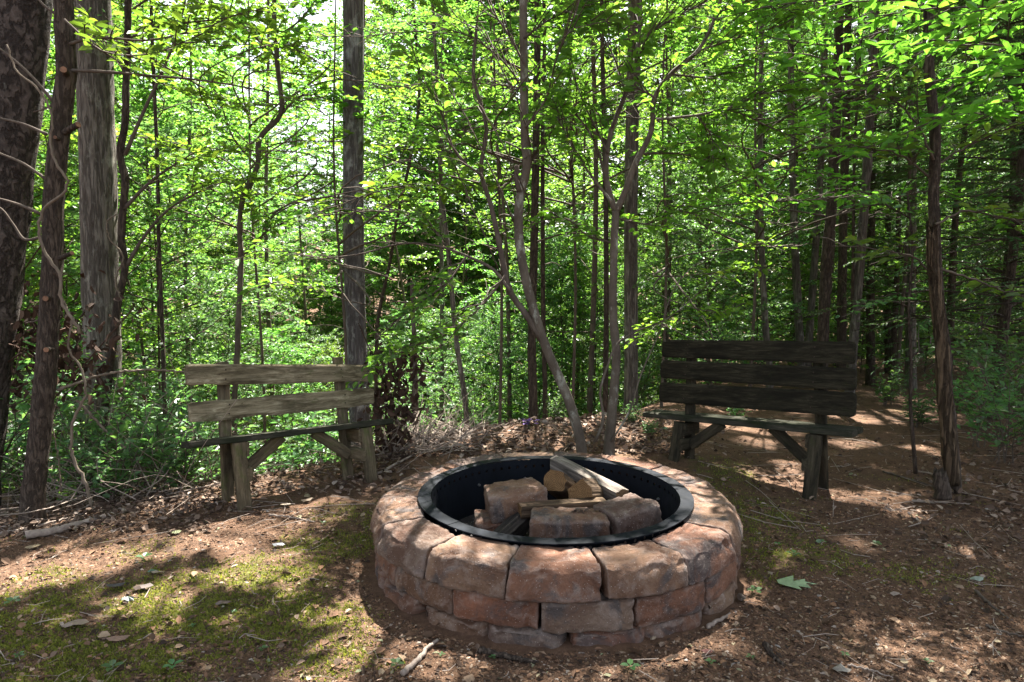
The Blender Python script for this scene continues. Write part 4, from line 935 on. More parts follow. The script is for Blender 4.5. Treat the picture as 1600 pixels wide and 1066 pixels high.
# ------------------------------------------------------------------ background woods: prototypes and copies
def proto(kind, seed):
    global R
    R = np.random.default_rng(seed); pl = Plant(); tr = Plant()
    if kind == 'broad':
        H, r0, z0, rb, nb = 11.5, .06, .8, 2.3, 50
    elif kind == 'under':
        H, r0, z0, rb, nb = 5.5, .026, .3, 1.9, 34
    elif kind == 'pole':
        H, r0, z0, rb, nb = 9.5, .038, 1.2, 1.1, 30
    else:
        H, r0, z0, rb, nb = 11.0, .075, 1.0, 2.5, 80
    path = np.array([[0, 0, -.3], [R.normal(0, .08), R.normal(0, .08), H * .35], [R.normal(0, .15), R.normal(0, .15), H * .7], [0, 0, H]])
    P = resample(path, 30); tr.wood.add(*tube_geo(P, r0 * (1 - .85 * np.linspace(0, 1, 30)), 9, True))
    for i in range(nb):
        h = z0 + (H - z0) * ((i + R.random()) / nb) ** .9; f = (h - z0) / (H - z0); az = i * 2.4 + R.normal(0, .4)
        p0 = np.array([np.interp(h, path[:, 2], path[:, k]) for k in range(3)])
        if kind == 'hemlock':
            L = rb * (1.02 - .85 * f) * R.uniform(.7, 1.15); el = .05
            d = np.array([math.cos(az), math.sin(az), el]); Q = np.array([p0, p0 + d * L * .5 + [0, 0, .03], p0 + d * L - [0, 0, .14 * L]])
            tr.tube(Q, .018, .004, 6, 4); pl.sprout(Q, 18, .66, 34, .085, .06, 2, .30, up=.0, needle=True, drop=.12, twr=.003, prune=.12 if f > .15 else .6, holes=False)
        elif kind == 'pole':
            L = rb * R.uniform(.3, 1.1); d = np.array([math.cos(az), math.sin(az), R.uniform(-.1, .6)]); Q = np.array([p0, p0 + d * L * .5 + R.normal(0, .05, 3), p0 + d * L + R.normal(0, .08, 3)])
            tr.tube(Q, .008, .002, 6, 4)
            if f > .35: pl.sprout(Q, 7, .5, 13, .095, .2, 2, .6, holes=False)
        else:
            L = rb * (.75 + .55 * math.sin(math.pi * min(1, f + .15))) * R.uniform(.6, 1.2) * (1 - .5 * f ** 3); el = .15 + .6 * f + R.normal(0, .1)
            d = np.array([math.cos(az), math.sin(az), el]); Q = np.array([p0, p0 + d * L * .4, p0 + d * L * .75 + [0, 0, .02], p0 + d * L - [0, 0, .08 * L]]) + np.vstack([[0, 0, 0], R.normal(0, .07, (3, 3))])
            tr.tube(Q, .016 if kind == 'broad' else .010, .004, 7, 4); pl.sprout(Q, 14 if kind == 'broad' else 12, .8 if kind == 'broad' else .55, 26, .125 if kind == 'broad' else .088, .1, 2, .66, prune=.08, holes=False, tilt=.55)
    return tr.wood, pl
PROTO = {}
def make_proto(kind, k, seed, leaf, bark, label, cat, group, name):
    w_, pl = proto(kind, seed)
    e = thing(name, label, cat, (0, 0, 0), group)
    t = ob('trunk', w_.mesh('trunk', bark, (0, 0, 0), True), e); c = ob('crown', pl.leaf.mesh('crown', leaf), e)
    tw = ob('twigs', pl.wood.mesh('twigs', BARK_TWIG), e)
    PARTS[e.name] = [t, c, tw]; PROTO.setdefault(kind, []).append([e, 0])
for k in range(2): make_proto('pole', k, 260 + k, LEAF_B, BARK_TWIG, 'thin bare dark stem among the background trees', 'tree', 'thin background stems', 'thin_tree')
LB_ = 'leafy bright green tree in the dense background woods'; LU_ = 'low leafy understory tree in the background woods'; LH_ = 'feathery dark green hemlock in the right background woods'
for k in range(3): make_proto('broad', k, 200 + k, (LEAF_B, LEAF_B, LEAF_M)[k], BARK_BROWN, LB_, 'tree', 'background broadleaf trees', 'broadleaf_tree')
for k in range(3): make_proto('under', k, 220 + k, (LEAF_B, LEAF_M, LEAF_S)[k], BARK_BROWN, LU_, 'tree', 'background understory trees', 'understory_tree')
for k in range(2): make_proto('hemlock', k, 240 + k, LEAF_H, BARK_BROWN, LH_, 'tree', 'background hemlocks', 'hemlock_tree')
R = np.random.default_rng(77)
def place(kind, px, Y, s, k=None, dz=0.0):
    x = (px - 800) / FPX * Y; lst = PROTO[kind]; it = lst[(k if k is not None else R.integers(len(lst)))]
    z = float(gz(x, Y)) - .1 + dz; rz = R.uniform(0, 6.28); sz = s * R.uniform(.92, 1.08); S3 = (s, s, sz)
    if it[1] == 0: it[0].location = (x, Y, z); it[0].rotation_euler = (0, 0, rz); it[0].scale = S3; it[1] = 1
    else: copy_tree(it[0], (x, Y, z), rz, S3)
# understory, near the crest and in the ravine
for px, Y, s in [(1240, 15, .7), (1300, 17, .75), (1400, 16, .7), (1350, 14.5, .55), (1450, 14.5, .65), (1520, 13, .6), (1590, 15, .7), (1270, 12.5, .55), (1180, 11.5, .6), (-60, 8, .9), (90, 8.6, .95), (240, 9, .9), (330, 10.5, 1.), (450, 9.5, .8), (520, 12, .9), (640, 9.6, .75), (700, 12, .9), (770, 10.5, .8), (860, 11.5, 1.), (930, 10.2, .95), (1040, 11, 1.), (1110, 9.6, .9), (1180, 12.5, 1.1), (1260, 15, 1.1), (1010, 14, 1.1),
                 (620, 15, 1.1), (420, 14.5, 1.1), (150, 13, 1.2), (300, 16, 1.2), (760, 16, 1.2), (900, 17, 1.3), (500, 18, 1.2), (1450, 17, 1.2), (1560, 13, 1.1), (1340, 18, 1.2), (10, 12, 1.2), (680, 19, 1.3), (570, 20, 1.2)] + [(R.uniform(-150, 1150), R.uniform(10, 24), R.uniform(.9, 1.3)) for _ in range(34)] + [(R.uniform(-250, 1800), R.uniform(24, 44), R.uniform(1.2, 1.9)) for _ in range(44)]: place('under', px, Y, s * (.62 if Y < 22 and 280 < px < 1160 else 1))
for px, Y, s in [(430, 47, 2.0), (600, 48, 2.0), (515, 50, 1.9), (360, 40, 1.7), (455, 40, 1.35), (400, 34, 1.3), (575, 46, 1.5), (520, 30, .62), (480, 27, .6), (545, 36, .8), (60, 15.5, 1.4), (220, 20, 1.4), (310, 25, 1.3), (640, 26, 1.2), (700, 27, 1.5), (780, 35, 1.6), (735, 40, 1.6), (150, 26, 1.5), (690, 42, 1.5), (-150, 13, 1.), (20, 17, 1.05), (170, 21, 1.1), (290, 24, 1.1), (-60, 22, 1.2), (400, 30, .85), (470, 33, .75), (540, 32, .72), (590, 34, .75), (350, 32, 1.0), (660, 28, 1.0), (730, 25, 1.1), (800, 27, 1.2), (890, 24, 1.1), (970, 27, 1.2), (1070, 23, 1.15), (1140, 27, 1.3), (1210, 22, 1.1),
                 (1290, 26, 1.3), (1380, 29, 1.3), (1480, 25, 1.3), (1580, 27, 1.3), (1680, 20, 1.2), (120, 30, 1.3), (230, 34, 1.3), (10, 32, 1.4), (320, 40, 1.3), (430, 42, 1.0), (510, 44, .95), (580, 42, .95), (640, 38, 1.2), (720, 35, 1.4), (790, 38, 1.5), (860, 33, 1.4), (940, 37, 1.5), (1030, 33, 1.5), (1120, 38, 1.6), (1240, 36, 1.6), (1350, 40, 1.6), (1450, 38, 1.6), (1560, 40, 1.6), (-120, 37, 1.6), (1700, 36, 1.6)] + [(R.uniform(620, 1750) if R.random() < .6 else R.uniform(-250, 220), R.uniform(35, 48), R.uniform(1.3, 1.7)) for _ in range(20)]: place('broad', px, Y, s * (1.4 if Y > 34 and not 300 < px < 640 else 1.0))
for px, Y, s in [(1560, 7.2, .75), (1690, 6.4, .8), (1490, 10.5, .85), (1400, 13.0, .85), (1310, 15.5, .95), (1240, 13.5, .8), (1200, 19.5, 1.0), (1560, 9.4, .8), (1640, 11.5, 1.), (1650, 8.2, .85), (1345, 22, 1.2), (1440, 21, 1.15), (1530, 16.5, 1.0), (1090, 19, .95), (1600, 18, 1.2), (1720, 12, 1.)]: place('hemlock', px, Y, s)

for k in range(30):
    px = R.uniform(180, 1080) if k % 5 else R.uniform(1080, 1560); Y = R.uniform(8.5, 20); place('pole', px, Y, R.uniform(.8, 1.35))

# ------------------------------------------------------------------ shrubs and small plants
R = np.random.default_rng(5)
def shrub_proto(k, H, LL, n):
    pl = Plant()
    for i in range(n):
        az = i * 2.4 + R.normal(0, .3); sp = R.uniform(.15, .55); h = H * R.uniform(.55, 1.1)
        P = np.array([[R.normal(0, .04), R.normal(0, .04), -.05], [math.cos(az) * sp * .4 * h, math.sin(az) * sp * .4 * h, h * .5], [math.cos(az) * sp * h * 1.1, math.sin(az) * sp * h * 1.1, h * .95]])
        pl.tube(P, .007, .002, 8, 5); pl.sprout(P, 7, .36 * H ** .5, 7, LL, .2, 4, .58, tilt=.3, holes=False)
    return pl
SH = []
for k, (H, LL, n) in enumerate([(1.15, .095, 6), (.8, .085, 5), (.5, .075, 5)]):
    pl = shrub_proto(k, H, LL, n); e = thing('shrub', 'blue green leafy shrub in the shaded thicket left of the bench', 'shrub', (0, 0, 0), 'shrubs in the left thicket')
    a, b = ob('stems', pl.wood.mesh('stems', BARK_TWIG), e), ob('foliage', pl.leaf.mesh('foliage', LEAF_S), e); PARTS[e.name] = [a, b]; SH.append([e, 0])
def shrub(k, x, y, s, label=None, group=None):
    z = float(gz(x, y)); it = SH[k]
    if it[1] == 0: e = it[0]; e.location = (x, y, z); e.rotation_euler = (0, 0, R.uniform(0, 6)); e.scale = (s, s, s); it[1] = 1
    else: e = copy_tree(it[0], (x, y, z), R.uniform(0, 6), (s, s, s * R.uniform(.85, 1.1)))
    if label: e['label'] = label
    if group: e['group'] = group
for px, Y, k, s in [(10, 5.0, 0, 1.0), (110, 5.3, 0, 1.05), (215, 5.4, 0, 1.1), (-40, 4.6, 0, 1.1), (140, 6.3, 0, 1.4), (245, 6.6, 0, 1.3), (60, 6.2, 0, 1.4), (190, 4.6, 1, .95), (235, 4.5, 1, .75), (275, 4.5, 2, .9), (120, 4.45, 1, .8), (300, 6.2, 0, 1.0), (-90, 5.5, 0, 1.4), (165, 4.25, 2, .8)]:
    shrub(k, (px - 800) / FPX * Y, Y, s)
for px, Y, k, s in [(420, 6.8, 1, 1.1), (500, 7.2, 1, 1.2), (400, 8.4, 0, 1.3), (600, 8.2, 1, 1.1), (690, 8.6, 1, 1.3), (750, 9.0, 1, 1.3), (480, 9.6, 0, 1.4), (340, 8.2, 0, 1.4), (850, 9.2, 1, 1.2), (1000, 9.4, 1, 1.2), (1110, 8.8, 0, 1.)]:
    shrub(k, (px - 800) / FPX * Y, Y, s, 'leafy shrub on the sunlit slope behind the benches', 'shrubs on the slope')
for px, py, k, s in [(870, 664, 2, .55), (990, 668, 2, .45), (1015, 690, 2, .35), (1150, 640, 2, .5)]:
    p = gp(px, py); shrub(k, p[0], p[1], s, 'small leafy plant growing in the leaf litter behind the pit', 'plants in the leaf litter')
for px, Y, k, s in [(1540, 5.6, 1, .8), (1590, 5.0, 1, .9), (1560, 6.6, 0, .8), (1620, 6.0, 0, .9), (1500, 6.8, 1, .8), (1445, 6.6, 2, .8), (1395, 8.3, 2, .9), (1590, 7.6, 0, .9)]:
    shrub(k, (px - 800) / FPX * Y, Y, s, 'low shaded shrub beside the path near the right edge', 'shrubs at the right edge')
# seedlings on the clearing floor
pl = Plant()
for i in range(4):
    a = i * 1.7; d = np.array([[math.cos(a), math.sin(a), .35]]); V, F, c = leaf_geo(np.array([[0, 0, .022]]) + d * .006, d, np.array([[0, 0, 1.]]), .045, .034, 4); pl.leaf.add(V, F, R.random())
pl.wood.add(*tube_geo([(0, 0, -.01), (0, 0, .024)], [.0015, .001], 4))
e0 = thing('seedling', 'tiny green seedling sprouting from the clearing floor', 'seedling', (0, 0, 0), 'seedlings on the clearing floor')
PARTS[e0.name] = [ob('stem', pl.wood.mesh('stem', LEAF_S), e0), ob('leaves', pl.leaf.mesh('leaves', LEAF_S), e0)]
spots = [p for k, p in enumerate([(1172, 1037), (985, 1052), (918, 1050), (690, 1030), (770, 1030), (105, 1036), (270, 1046), (410, 1015), (360, 1018), (175, 1045), (30, 1030), (60, 1050), (225, 878), (505, 815), (330, 948), (365, 955), (300, 980), (1245, 830), (1215, 850), (1285, 845), (1310, 1000), (1320, 1030), (1450, 1040), (1290, 920), (1370, 850), (1180, 925), (480, 1025), (1240, 870), (1480, 850), (545, 990), (20, 950), (1110, 1042), (1395, 985), (620, 1046)]) if k % 3 != 2]
for i, (px, py) in enumerate(spots):
    p = gp(px, py); z = float(gz(p[0], p[1])); s = R.uniform(.3, .85); rz = R.uniform(0, 6.28)
    if i == 0: e0.location = (p[0], p[1], z); e0.scale = (s, s, s)
    else: copy_tree(e0, (p[0], p[1], z), rz, (s, s, s))
# purple flowers behind the pit
PURPLE = leaf_mat('purple_petals', (.06, .025, .17), (.10, .04, .25), (.17, .09, .34), (1.4, 1.2, 1.4), .35)
pl = Plant(); fl = MB(); c0 = gp(828, 683); c0[2] = float(gz(c0[0], c0[1]))
for i in range(16):
    q = c0 + [R.normal(0, .055), R.normal(0, .035), R.uniform(.03, .09)]
    pl.wood.add(*tube_geo([c0 + (q - c0) * [.5, .5, 0], q], [.002, .001], 4))
    a = np.linspace(0, 6.28, 6)[:-1] + R.random(); d = np.stack([np.cos(a), np.sin(a), 0 * a + .3], 1); V, F, c = leaf_geo(np.repeat(q[None], 5, 0), d, np.tile([0, 0, 1.], (5, 1)), .022, .014, 4); fl.add(V, F, np.repeat(R.random(5), c))
root = thing('flower_clump', 'small clump of purple flowers in the leaf litter behind the pit', 'flowers', c0)
ob('stems', pl.wood.mesh('stems', LEAF_S, c0), root); ob('petals', fl.mesh('petals', PURPLE, c0), root)

# ------------------------------------------------------------------ vines and brush
VINE = bark_mat('vine_bark', [(.08, .062, .045), (.15, .118, .088), (.23, .19, .145)], None, .5, 12, 6, False, .4)
def px_seed(t): return sum(map(ord, t)) % 97
def vine(pts, Y, r, label, sides=6):
    P = resample(px_path(pts, Y), 60); P[1:-1] += R.normal(0, .003, (58, 3)); V, F = tube_geo(P, np.linspace(r * .85, r * .4, 60) * (1 + .18 * fb(np.arange(60) * .4, np.arange(60) * 0 + px_seed(label), 2)), sides)
    tag(ob('vine', mk('vine', V - P[0], F, VINE, None, True), None, P[0]), label, 'vine')
vine([(124, 521), (114, 499), (96, 471), (94, 430), (76, 405), (61, 365), (66, 329), (100, 300), (105, 284), (89, 258), (78, 223), (81, 187), (60, 140), (25, 110), (10, 70)], 3.78, .011, 'pale twisting vine climbing the slim left trunk')
vine([(143, 790), (133, 752), (116, 722), (111, 693), (116, 653), (133, 614), (128, 580), (105, 540), (112, 505), (100, 470)], 3.95, .012, 'pale vine hanging in loops right of the slim left trunk')
vine([(95, 770), (88, 700), (82, 660), (90, 620)], 4.0, .006, 'thin vine stem beside the base of the slim left trunk')
vine([(190, 470), (180, 440), (192, 400), (170, 370), (168, 345), (182, 335)], 5.3, .010, 'pale crooked vine on the twisting stem')
vine([(90, 610), (160, 586), (200, 580), (290, 582), (360, 600)], 4.4, .011, 'bare grey branch stretching right from the thicket')
vine([(120, 625), (160, 668), (195, 700), (236, 748)], 4.5, .012, 'grey fallen branch slanting through the left thicket')
# brush pile of dead twigs between left bench and pit
bp_ = MB(); c0 = gp(640, 700)
for i in range(330):
    p = gp(R.uniform(575, 745), R.uniform(668, 716)); L = R.uniform(.12, .6); az = R.uniform(0, 6.28); el = abs(R.normal(0, .5)) * (1.0 if p[0] < -.35 else .35)
    z = float(gz(p[0], p[1])) + R.uniform(0, .05); d = np.array([math.cos(az) * math.cos(el), math.sin(az) * math.cos(el), math.sin(el)])
    q = np.array([p[0], p[1], z]); P = np.array([q, q + d * L * .5 + R.normal(0, .03, 3), q + d * L + R.normal(0, .04, 3)]); r = R.uniform(.0018, .006)
    bp_.add(*tube_geo(P, [r, r * .8, r * .4], 4), R.random())
tag(ob('brush_pile', bp_.mesh('brush_pile', DEADWOOD, c0), None, c0), 'tangle of dead twigs heaped between the left bench and the pit', 'brush pile')
dl = MB()
for i in range(2):
    P = resample(px_path([(618, 700), (612, 640), (622, 590), (640, 540), (655, 500)] if i == 0 else [(600, 700), (590, 640), (597, 590), (575, 540), (560, 505)], 5.3), 20); dl.add(*tube_geo(P, np.linspace(.012, .004, 20), 5), .1)
m_ = 420; u = R.random(m_); P = resample(px_path([(618, 690), (615, 640), (618, 590), (630, 545)], 5.3), 100)[(u * 99).astype(int)] + R.normal(0, 1, (m_, 3)) * [.11, .10, .05]
sz = R.uniform(.04, .09, m_); V, F, c = leaf_geo(P, R.normal(0, .6, (m_, 3)) + [0, 0, -.9], R.normal(0, 1, (m_, 3)), sz, sz * .6, 4); dl.add(V, F, np.repeat(R.random(m_) * .5, c))
b_ = gp(618, 700); tag(ob('dead_sapling', dl.mesh('dead_sapling', chips_mat('withered_leaves', [(0, (.035, .022, .016)), (.5, (.09, .05, .032)), (1, (.2, .11, .06))]), b_), None, b_), 'withered sapling with clinging brown leaves beside the left bench', 'dead sapling')
dl = MB(); m_ = 500; P = np.array([at(R.normal(60, 60), R.normal(540, 45), R.uniform(4.3, 4.8)) for _ in range(m_)]); sz = R.uniform(.04, .09, m_)
V, F, c = leaf_geo(P, R.normal(0, .6, (m_, 3)) + [0, 0, -.8], R.normal(0, 1, (m_, 3)), sz, sz * .55, 4); dl.add(V, F, np.repeat(R.random(m_) * .5, c))
for i in range(16):
    a = at(R.uniform(-20, 120), R.uniform(480, 600), 4.5); d = R.normal(0, .25, 3); dl.add(*tube_geo([a - d, a + R.normal(0, .05, 3), a + d], [.005, .005, .002], 4), .3)
b_ = gp(60, 760); tag(ob('withered_branches', dl.mesh('withered_branches', bpy.data.materials['withered_leaves'], b_), None, b_), 'withered brown leaf tangle behind the slim left trunk', 'dead branches')

bp_ = MB(); c0 = gp(120, 800)
for i in range(150):
    Y = R.uniform(4.1, 5.2); x = (R.uniform(-40, 330) - 800) / FPX * Y; q = np.array([x, Y, float(gz(x, Y)) + R.uniform(0, .08)]); L = R.uniform(.3, 1.1); az = R.uniform(0, 6.28); el = abs(R.normal(.3, .45)); d = np.array([math.cos(az) * math.cos(el), math.sin(az) * math.cos(el), math.sin(el)])
    r = R.uniform(.0015, .005); bp_.add(*tube_geo(resample([q, q + d * L * .5 + R.normal(0, .06, 3), q + d * L + R.normal(0, .06, 3)], 7), np.linspace(r, r * .4, 7), 4), R.random())
tag(ob('twig_tangle', bp_.mesh('twig_tangle', DEADWOOD, c0), None, c0), 'tangle of bare brown twigs among the shrubs at the left', 'twigs', None, 'stuff')

# ------------------------------------------------------------------ sticks, fallen leaves, litter
def stick(pts, r, label, m=DEADWOOD, z=None):
    P = np.array([gp(*p) for p in pts]); P[:, 2] = gz(P[:, 0], P[:, 1]) + r * .8 + .004; P = resample(P, 24); P[1:-1] += R.normal(0, .002, (22, 3)); V, F = tube_geo(P, np.linspace(r, r * .55, 24), 8)
    tag(ob('stick', mk('stick', V - P[0], F, m, None, True), None, P[0]), label, 'stick')
stick([(628, 1064), (655, 1040), (668, 1020), (684, 1006)], .011, 'pale bent stick lying in the sun left of the pit front')
stick([(748, 1020), (790, 1028), (836, 1040)], .013, 'dark reddish stick lying against the front of the pit', BARK_BROWN)
stick([(1195, 1020), (1208, 1036), (1222, 1048)], .012, 'short dark brown stick lying right of the pit front', BARK_BROWN)
stick([(1525, 928), (1545, 950), (1575, 975)], .007, 'thin twig on the dark soil near the right edge', BARK_TWIG)
stick([(1325, 1045), (1360, 1052), (1395, 1062)], .004, 'very thin pale twig at the bottom right')
stick([(1105, 985), (1130, 972), (1150, 962)], .009, 'short whitish stick beside the right foot of the pit')
stick([(420, 802), (450, 806), (492, 814)], .006, 'thin whitish twig on moss before the left bench')
stick([(40, 842), (90, 832), (165, 812)], .024, 'thick pale fallen branch lying left of the left bench', DEADWOOD)
stick([(0, 830), (60, 815), (130, 800)], .010, 'thin branch lying behind the thick fallen branch')
stick([(1425, 780), (1480, 784), (1515, 788)], .008, 'bleached stick near the small broken stump')
stick([(1380, 735), (1440, 752), (1490, 770)], .008, 'brown twig lying by the spindly sapling', BARK_TWIG)
stick([(590, 745), (640, 720), (690, 690)], .010, 'grey stick running from the brush pile towards the left bench')
stick([(1540, 985), (1570, 996), (1598, 1000)], .006, 'dark twig at the lower right edge', BARK_TWIG)
p_ = at(661, 797, 3.32); V, F = tube_geo([p_ + [-.035, .06, .012], p_, p_ + [.045, -.05, -.002]], [.008, .011, .006], 6); tag(ob('bark_chip', mk('bark_chip', V - p_, F, CUT), None, p_ + [0, 0, .006]), 'orange brown bark chip lying on the steel rim at left', 'bark chip')
MAPLE = [(0, -.06), (.18, -.16), (.46, -.30), (.40, -.10), (.70, -.20), (.62, .02), (.92, .0)]
def flat_leaf(px, py, L, rz, outline, c, label, name='fallen_leaf', curl=.1, z=None):
    if L < .15: L *= .72; c = tuple(x * .62 for x in c)
    pts = [(x, y) for x, y in outline] + [(x, -y) for x, y in outline[::-1] if abs(y) > 1e-6]; p = gp(px, py); zz = float(gz(p[0], p[1])) + .012 if z is None else z
    rr_ = np.random.default_rng(int(px)); V = [(L * .35, 0, .012)] + [(L * x, L * y * 1.3, curl * L * (abs(y) * 1.2 + (x - .4) ** 2) + rr_.normal(0, .004)) for x, y in pts]
    n = len(pts); T = [(0, i + 1, (i + 1) % n + 1) for i in range(n)]
    m, nn, l, b = mat('leaf_' + str(int(px))); no = noise_n(nn, l, objco(nn, l), 45, 4, .7)
    l.new(mix(nn, l, mapr(nn, l, no.outputs[0], .35, .65), c, tuple(x * .65 for x in c)), b.inputs['Base Color']); b.inputs['Roughness'].default_value = .6
    o = ob(name, mk(name, np.array(V), [np.array(T)], m), None, (p[0], p[1], zz), rz); tag(o, label, 'leaf')
OVAL = [(0, 0), (.2, -.16), (.5, -.22), (.8, -.14), (1, 0)]
flat_leaf(1215, 912, .19, rad(-8), MAPLE, (.26, .36, .19), 'large pale green maple leaf on the ground right of the pit', curl=.12)
flat_leaf(1275, 846, .06, rad(10), MAPLE, (.2, .3, .16), 'small grey green leaf beyond the large maple leaf')
flat_leaf(1515, 910, .09, rad(0), OVAL, (.34, .4, .3), 'pale green leaf on dark soil near the right edge')
flat_leaf(1357, 850, .07, rad(-20), OVAL, (.5, .4, .25), 'tan oval leaf on the ground below the right bench')
flat_leaf(190, 942, .10, rad(20), MAPLE, (.38, .43, .38), 'small pale silvery leaf on the moss at left')
flat_leaf(165, 922, .12, rad(10), OVAL, (.06, .05, .045), 'dark curled dead leaf on the moss at left', curl=.35)
flat_leaf(207, 925, .12, rad(15), OVAL, (.10, .06, .04), 'dark brown curled leaf beside the silvery leaf', curl=.35)
flat_leaf(425, 854, .09, rad(10), OVAL, (.55, .55, .55), 'whitish leaf on the sunlit moss left of the pit', curl=.2)
flat_leaf(230, 898, .07, rad(15), OVAL, (.10, .2, .11), 'green leaf on the ground in front of the shrubs')
flat_leaf(235, 902, .09, rad(30), OVAL, (.42, .32, .22), 'tan leaf lying next to the green leaf at left')
flat_leaf(268, 838, .08, rad(60), OVAL, (.33, .36, .13), 'yellow green leaf on the bare soil before the left bench')
flat_leaf(335, 945, .10, rad(5), OVAL, (.2, .13, .09), 'brown oval leaf in the middle of the moss')
flat_leaf(38, 862, .10, rad(30), OVAL, (.45, .33, .18), 'yellowish tan leaf near the fallen branch at left')
flat_leaf(95, 985, .14, rad(18), OVAL, (.36, .26, .19), 'pale tan curled leaf on the moss at lower left')
flat_leaf(165, 1002, .12, rad(15), OVAL, (.34, .2, .13), 'reddish tan leaf at lower left')
flat_leaf(1095, 1028, .07, rad(15), OVAL, (.22, .07, .045), 'reddish leaf fragment in front of the pit')
flat_leaf(1158, 942, .10, rad(70), OVAL, (.12, .08, .06), 'dark curled leaf against the right side of the pit', curl=.35)
flat_leaf(1018, 1008, .06, rad(60), OVAL, (.4, .3, .2), 'tan leaf at the foot of the pit front')
flat_leaf(1390, 935, .07, rad(10), OVAL, (.36, .27, .2), 'light tan leaf on the dark soil at right')
flat_leaf(1300, 1052, .09, rad(-10), OVAL, (.4, .35, .28), 'bleached leaf beside the thin pale twig')
for i, (px, py, a) in enumerate([(375, 776, 10), (388, 780, 60), (470, 783, 20), (482, 778, 120), (455, 788, 200)]):
    flat_leaf(px + i * .01, py, .10, rad(a), OVAL, (.38, .27, .17), ['curled tan leaf below the left bench front leg', 'small tan leaf touching the left bench leg', 'tan dead leaf in the small heap before the left bench', 'upright tan leaf in the small heap before the left bench', 'nearest tan leaf of the small heap before the left bench'][i], curl=.3)
p_ = at(1048, 735, 3.86); flat_leaf(1043, 738, .07, rad(160), MAPLE, (.16, .3, .12), 'small green leaf lying on the rear right rim stones', z=.315)
lc = MB(); m_ = 14; P = np.array([at(R.uniform(897, 950), R.uniform(796, 806), 3.12) for _ in range(m_)]); sz = R.uniform(.03, .06, m_); V, F, c = leaf_geo(P, R.normal(0, 1, (m_, 3)) * [1, 1, .2], R.normal(0, .5, (m_, 3)) + [0, 0, 1], sz, sz * .6, 4); lc.add(V, F, np.repeat(R.random(m_) * .25, c))
tag(ob('dry_leaf_cluster', lc.mesh('dry_leaf_cluster', DRY, P[0]), None, P[0]), 'dark dry leaves lying on the front stone block', 'dry leaves', None, 'stuff')

def scatter_px(n, x0, x1, y0, y1, pw=1.0):
    px = R.uniform(x0, x1, n); py = y0 + (y1 - y0) * R.random(n) ** pw
    u, v = (px - 800) / FPX, (533 - py) / FPX; D = np.stack([u, math.cos(PITCH) + v * math.sin(PITCH), -math.sin(PITCH) + v * math.cos(PITCH)], 1); P = O + D * (-CAM_H / D[:, 2])[:, None]; ok = (np.hypot(P[:, 0] - PIT[0], P[:, 1] - PIT[1]) > .92)
    P = P[ok]; P[:, 2] = gz(P[:, 0], P[:, 1]); return P
# mulch chips
P = np.vstack([scatter_px(90000, -150, 1750, 790, 1090), scatter_px(40000, -150, 1750, 640, 860)])
P = P[R.random(len(P)) > .6 * moss_mask(P[:, 0], P[:, 1])]; m_ = len(P); sz = np.clip(R.lognormal(-5.25, .55, m_), .002, .03)
a = R.uniform(0, 6.28, m_); up_ = R.normal(0, .35, (m_, 3)) + [0, 0, 1]; d = np.stack([np.cos(a), np.sin(a), R.normal(0, .15, m_)], 1)
d, s_ = unit(d), unit(np.cross(up_, d)); asp = R.uniform(.35, .9, m_)[:, None]; S = sz[:, None]; hh = S * R.uniform(.15, .45, m_)[:, None]
V = np.stack([P + d * S, P + s_ * S * asp, P - d * S * .9, P - s_ * S * asp * .8, P + unit(up_) * hh + d * S * .3 + [0, 0, .001]], 1).reshape(-1, 3); i = np.arange(m_)[:, None] * 5
F = np.vstack([i + [[0, 1, 4]], i + [[1, 2, 4]], i + [[2, 3, 4]], i + [[3, 0, 4]]])
tag(ob('mulch', mk('mulch', V, [F], CHIPS, np.repeat(R.random(m_), 5))), 'reddish brown bark chips and grit covering the clearing', None, None, 'stuff')
# moss blades
P = np.vstack([scatter_px(90000, -100, 640, 770, 1080), scatter_px(30000, 1090, 1560, 720, 960)]); mk_ = moss_mask(P[:, 0], P[:, 1]); P = P[R.random(len(P)) < mk_]; m_ = len(P)
d = unit(R.normal(0, .55, (m_, 3)) + [0, 0, .8]); sz = R.uniform(.006, .017, m_) ; s_ = unit(np.cross(d, R.normal(0, 1, (m_, 3)))) * (sz * .28)[:, None]
V = np.stack([P - s_, P + s_, P + d * sz[:, None]], 1).reshape(-1, 3); F = np.arange(m_)[:, None] * 3 + [[0, 1, 2]]
tag(ob('moss', mk('moss', V, [F], MOSS, np.repeat(R.random(m_), 3))), 'low green moss growing in patches on the clearing', None, None, 'stuff')
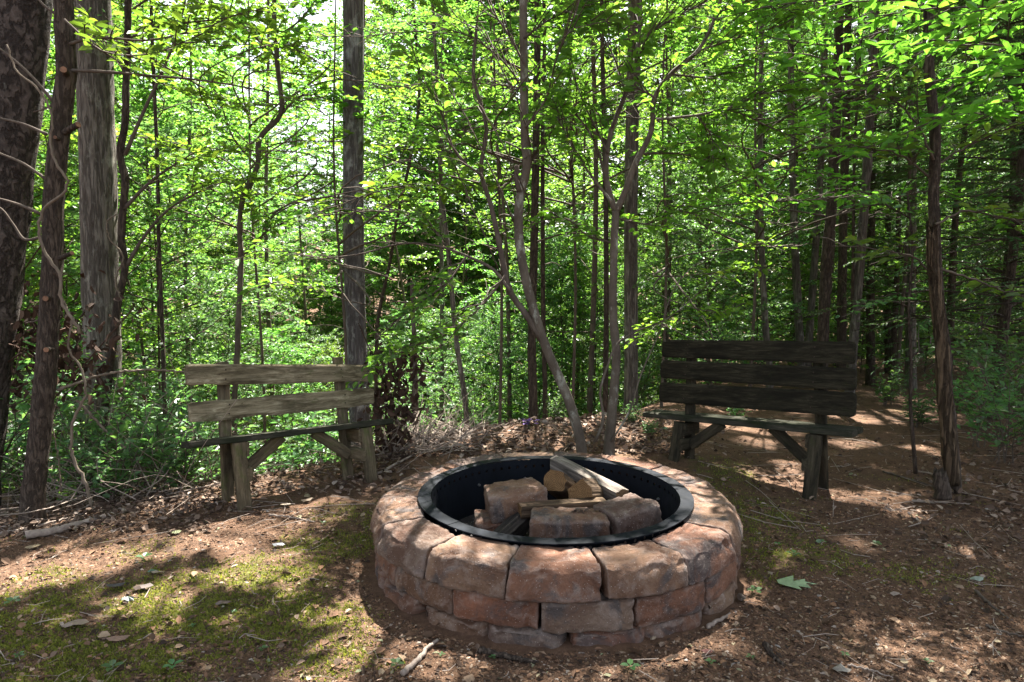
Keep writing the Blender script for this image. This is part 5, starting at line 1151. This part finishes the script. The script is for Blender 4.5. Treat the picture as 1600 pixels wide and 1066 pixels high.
# dead leaf litter
P = np.vstack([scatter_px(3400, 590, 1080, 625, 720), scatter_px(1100, -120, 330, 775, 835), scatter_px(800, 1080, 1750, 598, 800), scatter_px(900, 1420, 1750, 700, 900), scatter_px(350, -100, 1700, 780, 1080), scatter_px(900, 300, 640, 700, 770), scatter_px(1200, -120, 400, 730, 800)])
m_ = len(P); sz = R.uniform(.02, .07, m_) * np.where(P[:, 1] < 3.4, .55, 1) * np.where(P[:, 0] > 1.2, .75, 1) * np.where(P[:, 0] < -1.2, .75, 1); d = R.normal(0, 1, (m_, 3)) * [1, 1, .35]; nn = R.normal(0, .55, (m_, 3)) + [0, 0, 1]
P[:, 2] += R.uniform(.002, .03, m_); V, F, c = leaf_geo(P, d, nn, sz, sz * R.uniform(.4, .8, m_), 4)
tag(ob('leaf_litter', mk('leaf_litter', V, F, DRY, np.repeat(R.random(m_), c))), 'brown dead leaves strewn over the forest floor', None, None, 'stuff')
P = np.vstack([scatter_px(5200, -120, 1720, 790, 1085), scatter_px(3200, -120, 1720, 680, 830)]); m_ = len(P); sz = R.lognormal(-4.0, .4, m_); d = R.normal(0, 1, (m_, 3)) * [1, 1, .25]; nn = R.normal(0, .4, (m_, 3)) + [0, 0, 1]
P[:, 2] += R.uniform(.002, .012, m_); V, F, c = leaf_geo(P, d, nn, sz, sz * R.uniform(.3, .9, m_), 4)
tag(ob('leaf_fragments', mk('leaf_fragments', V, F, chips_mat('leaf_fragments', [(0, (.03, .02, .015)), (.3, (.08, .05, .032)), (.6, (.16, .09, .055)), (.8, (.24, .13, .07)), (.94, (.32, .24, .16)), (1, (.17, .20, .11))]), np.repeat(R.random(m_), c))), 'crumbled dead leaf fragments mixed into the clearing floor', None, None, 'stuff')
tw = MB()
for i in range(520):
    p = gp(R.uniform(-100, 1700), R.choice([R.uniform(620, 800), R.uniform(780, 1080)]))
    if math.hypot(p[0] - PIT[0], p[1] - PIT[1]) < .97: continue
    L = R.uniform(.03, .16) if p[1] < 3.6 else R.uniform(.1, .5); az = R.uniform(0, 6.28); q = p + [math.cos(az) * L, math.sin(az) * L, 0]; k = (p + q) / 2 + R.normal(0, .01, 3)
    for v in (p, q, k): v[2] = float(gz(v[0], v[1])) + R.uniform(.004, .02)
    r = R.uniform(.0008, .0022) if p[1] < 3.6 else R.uniform(.001, .0035); tw.add(*tube_geo([p, k, q], [r, r, r * .6], 4, False), R.random())
tag(ob('twig_litter', tw.mesh('twig_litter', DEADWOOD)), 'small broken twigs scattered over the forest floor', None, None, 'stuff')
